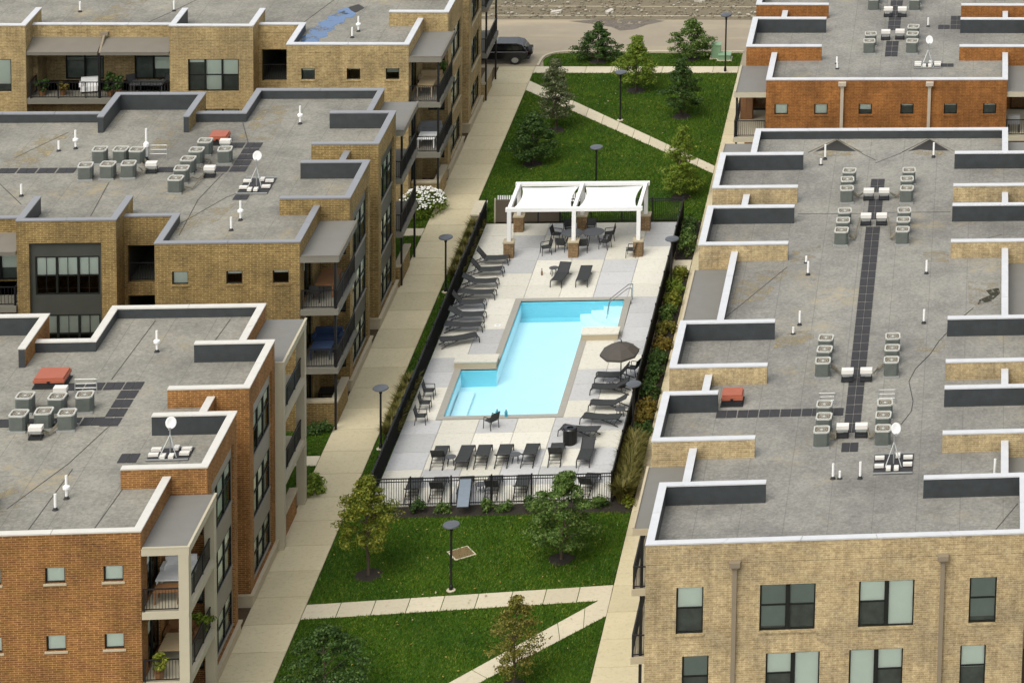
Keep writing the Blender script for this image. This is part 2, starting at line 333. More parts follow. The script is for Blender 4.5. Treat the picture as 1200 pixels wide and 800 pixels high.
def fast_mesh(name, V, F4, mats, smooth=False, nper=4):
    me = bpy.data.meshes.new(name); V = np.asarray(V, np.float32); F = np.asarray(F4, np.int32)
    me.vertices.add(len(V)); me.vertices.foreach_set('co', V.ravel())
    me.loops.add(F.size); me.loops.foreach_set('vertex_index', F.ravel())
    me.polygons.add(len(F)); me.polygons.foreach_set('loop_start', np.arange(0, F.size, nper, dtype=np.int32))
    me.update(calc_edges=True)
    for mm in (mats if isinstance(mats, (list, tuple)) else [mats]): me.materials.append(MAT[mm])
    return me
ORD = ['first', 'second', 'third', 'fourth', 'fifth', 'sixth', 'seventh', 'eighth', 'ninth', 'tenth', 'eleventh', 'twelfth', 'thirteenth', 'fourteenth']
def struct(name, mb, mats): return tag(mb.build(name, mats), kind='structure')
# ------------------------------------------------------------------ ground and paving
g = MB(); g.box(-400, 400, -400, 600, -0.6, -0.05)
# keep the pool hole out of the ground sheet: four pieces round it
g = MB()
def sheet(mb, x0, x1, y0, y1, z): mb.face([(x0, y0, z), (x1, y0, z), (x1, y1, z), (x0, y1, z)])
PX0, PX1, PY0, PY1 = 1.0, 9.0, 9.2, 23.8
for a in ((-400, PX0, -400, 600), (PX1, 400, -400, 600), (PX0, PX1, -400, PY0), (PX0, PX1, PY1, 600)): sheet(g, *a, -0.06)
struct('ground', g, 'soil')
lw = MB()
LAWNS = [(-1.4, 11.8, -30, -1.15), (-1.4, -0.42, -1.15, 34.6), (-1.4, 11.85, 34.75, 60.05), (-6, -3.77, 0.9, 4.45), (-6, -3.77, 5.5, 8.9), (-7, -3.77, 29.9, 32.85), (-7, -3.77, 33.95, 37.9)]
for q in LAWNS: sheet(lw, *q, -0.015)
pts = [(-0.9, 61.32), (11.85, 61.32), (11.85, 64.0), (0.3, 64.0)] + [(0.3 - 1.4 * math.sin(t), 62.6 + 1.4 * math.cos(t)) for t in (0.4, 0.8, 1.2, 1.57)]
lw.face([(x, y, -0.015) for x, y in pts])
tag(lw.build('lawn', 'lawn'), kind='structure')
bed = MB()
for q in ((-0.4, 10.9, -1.15, -0.02), (10.78, 11.8, -0.1, 34.6), (-0.42, -0.40, 0, 1), (10.9, 11.8, -1.3, -0.1)): sheet(bed, *q, -0.008)
struct('planting_bed', bed, 'mulch')
rd = MB(); sheet(rd, -120, 160, 61.2, 71.0, -0.04); struct('road', rd, 'asphalt')
gl_ = MB(); sheet(gl_, -200, 240, 71.0, 170, -0.03); struct('gravel_lot', gl_, 'gravel_lot')
wetp = MB()
wp = [(-0.5, 70.6), (2, 71.1), (4.6, 71.2), (6.0, 70.7), (4.9, 69.9), (4.1, 68.9), (3.2, 68.6), (2.5, 69.4), (1.2, 70.0)]
wetp.face([(x, y, -0.034) for x, y in wp]); tag(wetp.build('wet_patch', 'wet_road'), kind='structure')
ft = MB(); ft.box(-40, 40, -26, 60, -0.3, -0.055); 
# slabs
def slab_run(root, mat, rects, z=0.0, h=0.08, gap=0.012, name='slab'):
    cache = {}
    for (x0, x1, y0, y1) in rects:
        key = (round(x1 - x0, 3), round(y1 - y0, 3))
        if key not in cache:
            m = MB(); a, b = key[0] / 2 - gap, key[1] / 2 - gap; e = 0.012
            m.hexa([(-a, -b), (a, -b), (a, b), (-a, b)], -h, -e)
            m.hexa([(-a + e, -b + e), (a - e, -b + e), (a - e, b - e), (-a + e, b - e)], -e, 0)
            cache[key] = m.mesh(name, mat)
        link(name, cache[key], root, ((x0 + x1) / 2, (y0 + y1) / 2, z))
def pave_base(name, rects, z=-0.045):
    m = MB()
    for r in rects: sheet(m, *r, z)
    return struct(name, m, 'subbase')
lp = pave_base('footpath', [(-3.75, -1.42, -32, 61.3)], -0.035)
ys = [-32 + 2.37 * i for i in range(40)]; ys = [y for y in ys if y < 61] + [61.3]
slab_run(lp, 'path_concrete', [(-3.75, -1.42, a, b) for a, b in zip(ys[:-1], ys[1:])], 0.012)
rp = pave_base('footpath_right', [(11.82, 14.1, -40, 61.3)], -0.035)
slab_run(rp, 'path_concrete', [(11.82, 14.1, a, b) for a, b in zip(ys[:-1], ys[1:])], 0.012)
nw = pave_base('sidewalk', [(-1.42, 11.82, 60.05, 61.3)], -0.03)
xs = np.linspace(-1.42, 11.82, 9); slab_run(nw, 'walk_concrete', [(a, b, 60.05, 61.3) for a, b in zip(xs[:-1], xs[1:])], 0.014)
en = pave_base('entrance_walk', [(-7, -3.75, 4.45, 5.5), (-7, -3.75, 32.85, 33.95)], -0.03)
slab_run(en, 'walk_concrete', [(-6.9, -5.3, 4.45, 5.5), (-5.3, -3.75, 4.45, 5.5), (-6.9, -5.3, 32.85, 33.95), (-5.3, -3.75, 32.85, 33.95)], 0.014)
def strip(name, lo, hi, n, mat='walk_concrete', z=0.006):
    """walk between two edge lines, cut into n separate slabs"""
    base = MB(); base.face([(lo[0][0], lo[0][1], -0.03), (lo[1][0], lo[1][1], -0.03), (hi[1][0], hi[1][1], -0.03), (hi[0][0], hi[0][1], -0.03)])
    root = struct(name, base, 'subbase')
    for i in range(n):
        t0, t1 = i / n, (i + 1) / n; g_ = 0.012
        L = lambda e, t: (e[0][0] + (e[1][0] - e[0][0]) * t, e[0][1] + (e[1][1] - e[0][1]) * t)
        q = [L(lo, t0 + g_ / n), L(lo, t1 - g_ / n), L(hi, t1 - g_ / n), L(hi, t0 + g_ / n)]
        cx, cy = sum(p[0] for p in q) / 4, sum(p[1] for p in q) / 4
        m = MB(); m.hexa([(x - cx, y - cy) for x, y in q], -0.08, 0); link('slab', m.mesh('slab', mat), root, (cx, cy, z))
strip('cross_walk', ((-1.42, -10.32), (11.82, -9.55)), ((-1.42, -9.05), (11.82, -8.2)), 9)
strip('diagonal_walk', ((4.8, -18.9), (11.82, -10.94)), ((3.6, -18.9), (11.82, -8.95)), 8, z=0.001)
strip('lawn_walk', ((-1.42, 56.85), (11.82, 42.1)), ((-1.42, 58.6), (11.82, 43.3)), 12)
kb = MB()
kb.box(0.3, 11.9, 64.02, 64.2, -0.1, 0.1)
arc = [(0.3 - 1.45 * math.sin(t), 62.6 + 1.45 * math.cos(t), 0.0) for t in (0.0, 0.3, 0.6, 0.9, 1.2, 1.57)] + [(-1.2, 61.35, 0)]
for a, b in zip(arc[:-1], arc[1:]):
    d = Vector((b[0] - a[0], b[1] - a[1], 0)).normalized(); nn = Vector((-d.y, d.x, 0)) * 0.16
    kb.hexa([(a[0], a[1]), (b[0], b[1]), (b[0] - nn.x, b[1] - nn.y), (a[0] - nn.x, a[1] - nn.y)], -0.1, 0.1)
struct('kerb', kb, 'kerb_concrete')
for i, (yy, hh) in enumerate(((71.7, 0.0), (73.7, 0.0))):
    k2 = MB(); k2.box(-60, 90, yy, yy + 0.07, -0.1, hh); struct('lot_kerb', k2, 'kerb_concrete')
# ------------------------------------------------------------------ building kit
DECK, ZM, ZB = 9.65, 10.2, 10.6
FLOORS = (0.35, 3.4, 6.55)
def P3(ax, c, s, a, d, z): return (a, c + s * d, z) if ax == 'y' else (c + s * d, a, z)
def wallq(mb, ax, c, s, a0, a1, z0, z1, ops, m=0, mrev=0):
    ops = [o for o in ops if o[0] > a0 - 1e-6 and o[1] < a1 + 1e-6]
    As = sorted({a0, a1, *[o[0] for o in ops], *[o[1] for o in ops]}); Zs = sorted({z0, z1, *[o[2] for o in ops], *[o[3] for o in ops]})
    for i in range(len(As) - 1):
        for j in range(len(Zs) - 1):
            ca, cz = (As[i] + As[i + 1]) / 2, (Zs[j] + Zs[j + 1]) / 2
            if any(o[0] < ca < o[1] and o[2] < cz < o[3] for o in ops): continue
            mb.face([P3(ax, c, s, As[i], 0, Zs[j]), P3(ax, c, s, As[i + 1], 0, Zs[j]), P3(ax, c, s, As[i + 1], 0, Zs[j + 1]), P3(ax, c, s, As[i], 0, Zs[j + 1])], m)
    for o in ops:
        b0, b1, y0, y1, dep = o[:5]
        for (p, q) in (((b0, y0), (b1, y0)), ((b1, y0), (b1, y1)), ((b1, y1), (b0, y1)), ((b0, y1), (b0, y0))):
            mb.face([P3(ax, c, s, p[0], 0, p[1]), P3(ax, c, s, q[0], 0, q[1]), P3(ax, c, s, q[0], -dep, q[1]), P3(ax, c, s, p[0], -dep, p[1])], mrev)
def abox(mb, ax, c, s, a0, a1, d0, d1, z0, z1, m=0):
    p = P3(ax, c, s, a0, d0, z0); q = P3(ax, c, s, a1, d1, z1)
    mb.box(min(p[0], q[0]), max(p[0], q[0]), min(p[1], q[1]), max(p[1], q[1]), z0, z1, m)
def window(B, ax, c, s, a0, a1, z0, z1, cols=1, split=0.45, blinds=None, inset=0.1, fw=0.06, grid=False, sill=None, name='window', mul=0.75, back=True):
    """frame with real depth, one pane per light, blinds hung behind the glass; sits inset in an opening cut in the wall"""
    par, org = B; f = MB(); D0, D1 = -inset - 0.05, -inset + 0.015
    abox(f, ax, c, s, a0, a1, D0, D1, z0, z0 + fw); abox(f, ax, c, s, a0, a1, D0, D1, z1 - fw, z1)
    abox(f, ax, c, s, a0, a0 + fw, D0, D1, z0 + fw, z1 - fw); abox(f, ax, c, s, a1 - fw, a1, D0, D1, z0 + fw, z1 - fw)
    W = (a1 - a0) / cols; zs = z1 - (z1 - z0) * split if split else None
    panes = []; bl = []
    for k in range(cols):
        p0 = a0 + k * W + (fw if k == 0 else fw * mul); p1 = a0 + (k + 1) * W - (fw if k == cols - 1 else fw * mul)
        if k: abox(f, ax, c, s, a0 + k * W - fw * mul, a0 + k * W + fw * mul, D0 - 0.01, D1 + 0.01, z0 + fw, z1 - fw)
        zz = [z0 + fw, z1 - fw] if not split else [z0 + fw, zs, z1 - fw]
        if split and not (blinds and blinds[k % len(blinds)] == 1.0 and mul > 1): abox(f, ax, c, s, p0, p1, D0 + 0.005, D1 - 0.004, zs - 0.03, zs + 0.03)
        if grid: abox(f, ax, c, s, (p0 + p1) / 2 - 0.012, (p0 + p1) / 2 + 0.012, D0 + 0.02, D1 - 0.01, z0 + fw, z1 - fw)
        for q in range(len(zz) - 1): panes.append((p0, p1, zz[q], zz[q + 1]))
        b = (blinds or [R.choice((0, 0.45, 0.5, 1.0, 0.3))])[k % len(blinds or [0])] if blinds else R.choice((0, 0.45, 0.5, 1.0, 0.3))
        if b: bl.append((p0, p1, z1 - fw - abs(b) * (z1 - z0 - 2 * fw), z1 - fw, b < 0))
    fo = f.build(name, 'frame_black', par, org)
    for (p0, p1, q0, q1) in panes:
        m = MB(); d_ = -inset - 0.023; m.face([P3(ax, c, s, p0, d_, q0), P3(ax, c, s, p1, d_, q0), P3(ax, c, s, p1, d_, q1), P3(ax, c, s, p0, d_, q1)]); m.build('pane', 'glass', fo, org)
    for (p0, p1, q0, q1, grey) in bl:
        m = MB(); abox(m, ax, c, s, p0 + 0.005, p1 - 0.005, -inset - 0.075, -inset - 0.06, q0, q1); m.build('blind', 'blind_grey' if grey else 'blind', fo, org)
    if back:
        m = MB(); abox(m, ax, c, s, a0 + 0.01, a1 - 0.01, -inset - 0.17, -inset - 0.15, z0 + 0.01, z1 - 0.01); m.build('haze_panel', 'haze_grey', fo, org)  # grey panel added behind the glass, stands in for reflection and room haze
    if sill:
        m = MB(); abox(m, ax, c, s, a0 - 0.06, a1 + 0.06, -0.06, 0.045, z0 - 0.09, z0 - 0.002); m.build('sill', sill, fo, org)
    return fo
def offs(pts, d):
    out = []
    for i, p in enumerate(pts):
        ns = []
        for a, b in ((i - 1, i), (i, i + 1)):
            if a < 0 or b >= len(pts): continue
            dx, dy = pts[b][0] - pts[a][0], pts[b][1] - pts[a][1]; L = math.hypot(dx, dy); ns.append((-dy / L, dx / L))
        if len(ns) == 2 and (abs(ns[0][0] - ns[1][0]) > 1e-6 or abs(ns[0][1] - ns[1][1]) > 1e-6): n = (ns[0][0] + ns[1][0], ns[0][1] + ns[1][1])
        else: n = ns[0]
        out.append((p[0] + d * n[0], p[1] + d * n[1]))
    return out
def parapet(B, chain, zt, brickm, copm, t=0.27, ov=0.03, ends=0.0):
    """mitred parapet runs; the roof lies to the left of the chain. brick outside, black membrane inside, metal coping"""
    par, org = B
    ot, inn = chain, offs(chain, t); co, ci = offs(chain, -ov), offs(chain, t + ov)
    for i in range(len(chain) - 1):
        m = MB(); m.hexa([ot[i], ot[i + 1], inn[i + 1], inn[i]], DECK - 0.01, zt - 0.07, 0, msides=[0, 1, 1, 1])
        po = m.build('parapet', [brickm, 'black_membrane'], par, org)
        L_ = math.dist(co[i], co[i + 1]); k_ = max(1, round(L_ / 3.05)); lp_ = lambda u, v, t_: (u[0] + (v[0] - u[0]) * t_, u[1] + (v[1] - u[1]) * t_)
        for j in range(k_):      # sheet metal lengths with open joints
            t0, t1 = j / k_ + (0.011 / L_ if j else 0), (j + 1) / k_ - (0.011 / L_ if j < k_ - 1 else 0); z_ = zt - 0.005 - R.uniform(0, 0.008)
            m = MB(); m.hexa([lp_(co[i], co[i + 1], t0), lp_(co[i], co[i + 1], t1), lp_(ci[i], ci[i + 1], t1), lp_(ci[i], ci[i + 1], t0)], zt - 0.07, z_)
            m.build('coping', copm, po, org)
def walls(B, pts, z1, mats, ops, z0=-0.05):
    par, org = B
    for i in range(len(pts)):
        (x0, y0), (x1, y1) = pts[i], pts[(i + 1) % len(pts)]
        m = MB(); o = ops.get(i, [])
        if abs(y1 - y0) < 1e-6: wallq(m, 'y', y0, -1 if x1 > x0 else 1, min(x0, x1), max(x0, x1), z0, z1, o)
        else: wallq(m, 'x', x0, 1 if y1 > y0 else -1, min(y0, y1), max(y0, y1), z0, z1, o)
        m.build('wall', mats, par, org)
def railing(B, parent, pts, z, h=1.02, sp=0.115, mat='black_metal'):
    """open railing along a polyline: posts and rails in one piece, the thin pickets in another"""
    par, org = B; r = MB(); k = MB()
    for (a, b) in zip(pts[:-1], pts[1:]):
        va, vb = Vector((*a, 0)), Vector((*b, 0)); L = (vb - va).length; d = (vb - va) / L; n = Vector((-d.y, d.x, 0))
        def bar(t0, t1, hw, z0, z1, mb):
            p, q = va + d * t0, va + d * t1; mb.hexa([(p.x + n.x * hw, p.y + n.y * hw), (p.x - n.x * hw, p.y - n.y * hw), (q.x - n.x * hw, q.y - n.y * hw), (q.x + n.x * hw, q.y + n.y * hw)], z0, z1)
        bar(0, L, 0.028, z + h - 0.045, z + h, r); bar(0, L, 0.02, z + 0.09, z + 0.125, r)
        np_ = max(1, round(L / 1.6))
        for i in range(np_ + 1): t = 0.03 + (L - 0.06) * i / np_; bar(t - 0.025, t + 0.025, 0.025, z, z + h - 0.045, r)
        c = int(L / sp)
        for i in range(1, c): t = L * i / c; bar(t - 0.009, t + 0.009, 0.009, z + 0.125, z + h - 0.045, k)
    r.build('railing', mat, parent, org); tag(k.build('pickets', mat, parent, org), kind='stuff')
def floor_win(floors, h0, h1): return [(f + h0, f + h1) for f in floors]
# ------------------------------------------------------------------ left terrace blocks
def left_block(y0, N, name, label, brickm, copm, style, loc):
    e = thing(name, label, 'building', loc); org = loc; B = (e, org)
    W = -34.0; r = lambda v: y0 + v
    uN, sN = N - 1.65, N - 3.55
    pts = [(W, r(2.07)), (-26.7, r(2.07)), (-26.7, r(3.4)), (-18.9, r(3.4)), (-18.9, r(2.07)), (-14.3, r(2.07)), (-14.3, r(3.5)), (-12, r(3.5)), (-12, y0), (-5.25, y0),
           (-5.25, r(4.65)), (-3.8, r(4.65)), (-3.8, r(9.8)), (-5.25, r(9.8)), (-5.25, r(12.15)), (-3.8, r(12.15)), (-3.8, r(17.05)), (-5.25, r(17.05)), (-5.25, r(N)),
           (-12, r(N)), (-12, r(sN)), (-14.3, r(sN)), (-14.3, r(uN)), (-18.9, r(uN)), (-18.9, r(sN)), (-26.7, r(sN)), (-26.7, r(uN)), (W, r(uN))]
    ops = {i: [] for i in range(len(pts))}
    todo = []
    # small high windows of the south wall
    xs = (-10.83, -8.32, -6.15) if style != 'front' else (-10.9, -8.5, -6.3)
    for fi, dz in enumerate((0, -3.0, -6.05)):
        for k, x in enumerate(xs):
            ops[8].append((x - 0.375, x + 0.375, 7.98 + dz, 8.67 + dz, 0.14))
            bk = style == 'front' or k == 0
            bl = {'front': [1.0], 'mid': [[1.0], [0.25], [0.2]][k], 'back': [[0.2], [0.1], [-0.4]][k]}[style]
            todo.append((('y', y0, -1, x - 0.375, x + 0.375, 7.98 + dz, 8.67 + dz), dict(cols=1, split=None, blinds=bl, fw=0.045, back=bk, sill=brickm if style != 'front' else 'stone')))
    # tall window stack of the middle pavilion
    if style == 'mid':
        ops[4].append((-18.33, -15.0, 0.6, 9.37, 0.16))
        pn = MB(); sub = [(-18.1, -15.12, a, b, 0.06) for a, b in ((6.56, 8.6), (3.45, 5.5), (0.9, 2.4))]
        wallq(pn, 'y', r(2.07) + 0.16, -1, -18.33, -15.0, 0.6, 9.37, sub); pn.build('window_panel', 'panel_dark', e, org)
        for a in sub: todo.append((('y', r(2.07) + 0.16, -1, *a[:4]), dict(cols=3, split=0.5, blinds=[0.5, 0.5, 0.52], fw=0.07, grid=True, inset=0.03, back=False)))
    else:
        for a, b in ((6.5, 8.5), (3.4, 5.4)):
            ops[4].append((-17.9, -15.1, a, b, 0.14))
            todo.append((('y', r(2.07), -1, -17.9, -15.1, a, b), dict(cols=3, split=0.5, blinds=[0.1, 1.0, 0.5], fw=0.06)))
    ops[0].append((-29.4, -27.5, 6.5, 8.5, 0.14)); todo.append((('y', r(2.07), -1, -29.4, -27.5, 6.5, 8.5), dict(cols=2, split=None, blinds=[1.0, 0.8])))
    # open stair gap; the dark lining stands in for its deep shade
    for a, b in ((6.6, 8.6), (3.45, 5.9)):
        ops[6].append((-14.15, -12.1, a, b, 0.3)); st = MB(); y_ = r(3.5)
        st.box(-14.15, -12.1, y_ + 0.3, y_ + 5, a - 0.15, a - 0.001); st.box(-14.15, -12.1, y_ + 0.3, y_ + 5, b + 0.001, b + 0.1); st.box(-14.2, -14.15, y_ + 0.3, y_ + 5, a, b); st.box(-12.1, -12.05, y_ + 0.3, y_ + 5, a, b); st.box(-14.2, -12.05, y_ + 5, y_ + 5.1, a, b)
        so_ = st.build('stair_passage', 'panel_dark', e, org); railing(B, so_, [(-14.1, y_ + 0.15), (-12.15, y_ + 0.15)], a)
    # deep balcony with awnings
    ops[2].append((-26.45, -19.05, 6.08, 8.75, 1.7))
    bw = MB(); by = r(3.4) + 1.7; sub = [(-25.4, -23.3, 6.15, 8.5, 0.1), (-21.6, -19.5, 6.15, 8.5, 0.1)]
    wallq(bw, 'y', by, -1, -26.45, -19.05, 6.08, 8.75, sub); bw.build('balcony_back_wall', brickm, e, org)
    todo.append((('y', by, -1, *sub[0][:4]), dict(cols=2, split=0.4, blinds=[-0.5, -0.45], inset=0.05))); todo.append((('y', by, -1, *sub[1][:4]), dict(cols=2, split=0.4, blinds=[0.35, 0.75], inset=0.05)))
    sl_ = MB(); sl_.box(-26.65, -18.95, r(2.0), r(3.4) + 1.69, 5.76, 6.08); bo = sl_.build('balcony', 'slab_grey', e, org)
    railing(B, bo, [(-26.5, r(3.3)), (-26.5, r(2.08)), (-19.0, r(2.08)), (-19.0, r(3.3))], 6.08, sp=0.16)
    ps = MB(); ps.box(-22.83, -22.7, r(2.1), r(2.22), 6.08, 8.8); ps.build('post', 'black_metal', e, org)
    for (a0, a1) in ((-26.68, -22.85), (-22.7, -18.95)):
        m = MB(); y_b, y_f = r(3.39), r(2.1)
        v = [(a0, y_b, 9.40), (a1, y_b, 9.40), (a1, y_f, 8.92), (a0, y_f, 8.92), (a0, y_b, 9.22), (a1, y_b, 9.22), (a1, y_f, 8.72), (a0, y_f, 8.72)]
        m.v = v; m.f = [(3, 2, 1, 0), (4, 5, 6, 7), (0, 1, 5, 4), (2, 3, 7, 6), (0, 4, 7, 3), (1, 2, 6, 5)]; m.m = [0] * 6; m.build('awning', 'awning_metal', e, org)
    m = MB(); m.box(-22.95, -22.55, r(3.15), r(3.4), 9.55, 9.75); m.tube((-22.75, r(3.27), 9.6), (-22.75, r(2.2), 8.8), 0.08); m.build('downspout', 'downpipe', e, org)
    # bay fronts facing the courtyard
    for si, (b0, b1) in ((11, (4.65, 9.8)), (15, (12.15, 17.05))):
        q0, q1 = r(b0 + 0.72), r(b1 - 0.55)
        rows = ((6.72, 8.75), (3.65, 5.62), (0.85, 2.5))
        if style == 'back':
            for a, b in rows:
                ops[si].append((q0 + 0.3, q1 - 0.1, a, b, 0.14)); todo.append((('x', -3.8, 1, q0 + 0.3, q1 - 0.1, a, b), dict(cols=2, split=0.4, blinds=[-0.3, 0.2], sill='stone')))
        else:
            ops[si].append((q0, q1, 0.62, 9.38, 0.1)); pn = MB(); sub = [(q0 + 0.12, q1 - 0.12, a, b, 0.05) for a, b in rows]
            wallq(pn, 'x', -3.9, 1, q0, q1, 0.62, 9.38, sub); pn.build('window_panel', 'panel_grey' if style == 'front' else 'panel_dark', e, org)
            for a in sub: todo.append((('x', -3.9, 1, *a[:4]), dict(cols=3, split=0.42, blinds=[0.5, 0.9, 0.3] if style == 'front' else [0.45, 0.3, 0.6], inset=0.02, sill='panel_grey')))
        pl = MB(); pl.box(-4.4, -3.70, r(b0) - 0.08, r(b1) + 0.08, -0.05, 0.5); pl.box(-4.4, -3.64, r(b0) - 0.13, r(b1) + 0.13, 0.5, 0.58); pl.build('plinth', 'stone', e, org)
    # doors and windows behind the balconies
    for f in FLOORS:
        for si, a0, a1 in ((9, 0.9, 2.9), (17, 17.8, 20.0)):
            ops[si].append((r(a0), r(a1), f + 0.05, f + 2.2, 0.12)); todo.append((('x', -5.25, 1, r(a0), r(a1), f + 0.05, f + 2.2), dict(cols=2, split=None, blinds=[0.4, 0], name='balcony_door', back=False)))
        ops[10].append((-4.95, -4.0, f + 0.9, f + 2.2, 0.1)); todo.append((('y', r(4.65), -1, -4.95, -4.0, f + 0.9, f + 2.2), dict(cols=2, split=None, blinds=[0.45, 0.4])))
    walls(B, pts, DECK, [brickm], ops)
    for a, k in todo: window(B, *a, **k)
    rf = MB(); rf.face([(x, y, DECK) for x, y in pts]); roof = rf.build('roof', 'roof_membrane', e, org)
    pc = lambda ch, z: parapet(B, ch, z, brickm, copm)
    pc([(-7.2, r(4.65)), (-3.8, r(4.65)), (-3.8, r(9.8)), (-7.2, r(9.8))], ZB)
    pc([(-7.2, r(12.15)), (-3.8, r(12.15)), (-3.8, r(17.05)), (-7.2, r(17.05))], ZB)
    pc([(-18.9, r(5.2)), (-18.9, r(2.07)), (-14.3, r(2.07)), (-14.3, r(5.2))], ZB)
    pc([(W, r(2.07)), (-26.7, r(2.07)), (-26.7, r(5.2))], ZB)
    pc([(-14.3, r(uN - 3.7)), (-14.3, r(uN)), (-18.9, r(uN)), (-18.9, r(uN - 3.7))], ZB)
    pc([(-26.7, r(uN - 3.7)), (-26.7, r(uN)), (W, r(uN))], ZB)
    pc([(-14.3, r(3.5)), (-12, r(3.5)), (-12, y0), (-5.25, y0), (-5.25, r(4.65))], ZM)
    pc([(-26.7, r(3.4)), (-18.9, r(3.4))], ZM)
    pc([(-5.25, r(9.8)), (-5.25, r(12.15))], ZM)
    pc([(-5.25, r(17.05)), (-5.25, r(N)), (-12, r(N)), (-12, r(sN)), (-14.3, r(sN))], ZM)
    pc([(-18.9, r(sN)), (-26.7, r(sN))], ZM)
    # balcony stacks on the courtyard side
    for (a, b) in ((0.0, 4.57), (17.13, N)):
        A, Bq = r(a), r(b); cm = 'frame_concrete' if style == 'front' else 'slab_grey'
        c = MB(); c.hexa([(-5.24, A), (-3.42, A), (-3.42, Bq), (-5.24, Bq)], 9.05, 9.36, 0, mtop=1); co_ = c.build('canopy', [cm, 'canopy_roof'], e, org)
        c = MB(); c.box(-3.5, -3.40, A - 0.01, Bq + 0.01, 9.362, 9.42); c.box(-5.2, -3.5, A - 0.01, A + 0.07, 9.362, 9.42); c.build('canopy_edge', cm if style == 'front' else 'awning_metal', co_, org)
        for f in FLOORS[1:]:
            s_ = MB(); s_.box(-5.24, -3.45, A, Bq, f - 0.32, f); so_ = s_.build('balcony', cm, e, org)
            railing(B, so_, [(-5.2, A + 0.06), (-3.55 if style != 'front' else -3.62, A + 0.06), (-3.55 if style != 'front' else -3.62, Bq - 0.05)], f)
        if style == 'front':
            for yy in (A, Bq - 0.4):
                m = MB(); z_ = [(-0.05, 3.08), (3.4, 6.23), (6.55, 9.05)]
                for (u, v_) in z_: m.box(-3.83, -3.44, yy + 0.003, yy + 0.397, u, v_)
                m.build('column', 'frame_concrete', e, org)
        else:
            for yy in ((A + 0.08,) if a == 0 else (A + 0.5, Bq - 0.1)):
                m = MB()
                for (u, v_) in ((-0.05, 3.08), (3.4, 6.23), (6.55, 9.05)): m.box(-3.66, -3.55, yy, yy + 0.1, u, v_)
                m.build('post', 'black_metal', e, org)
        w_ = MB(); q = A + 0.7 if a == 0 else A + 0.3; w_.box(-5.2, -3.95, q, q + 0.3, -0.05, 1.18); w_.box(-3.95, -3.65, q, Bq - 1.2, -0.05, 1.18); pw = w_.build('patio_wall', brickm, e, org)
        w_ = MB(); w_.box(-5.2, -3.98, q - 0.04, q + 0.34, 1.18, 1.30); w_.box(-3.98, -3.6, q - 0.04, Bq - 1.15, 1.18, 1.3); w_.build('wall_cap', 'stone', pw, org)
    return e, roof, org, B
LF = left_block(-21.1, 21.95, 'orange_brick_building', 'orange brick apartment block with white parapet caps at the near left corner', 'brick_orange', 'coping_cream', 'front', (-12, -10, 0))
LM = left_block(8.2, 21.65, 'amber_brick_building', 'dark amber brick apartment block with grey parapet caps in the middle of the left side', 'brick_amber', 'coping_grey', 'mid', (-12, 19, 0))
LB = left_block(37.2, 21.7, 'buff_brick_building', 'buff brick apartment block with brown awnings at the far left', 'brick_buff', 'coping_white', 'back', (-12, 48, 0))
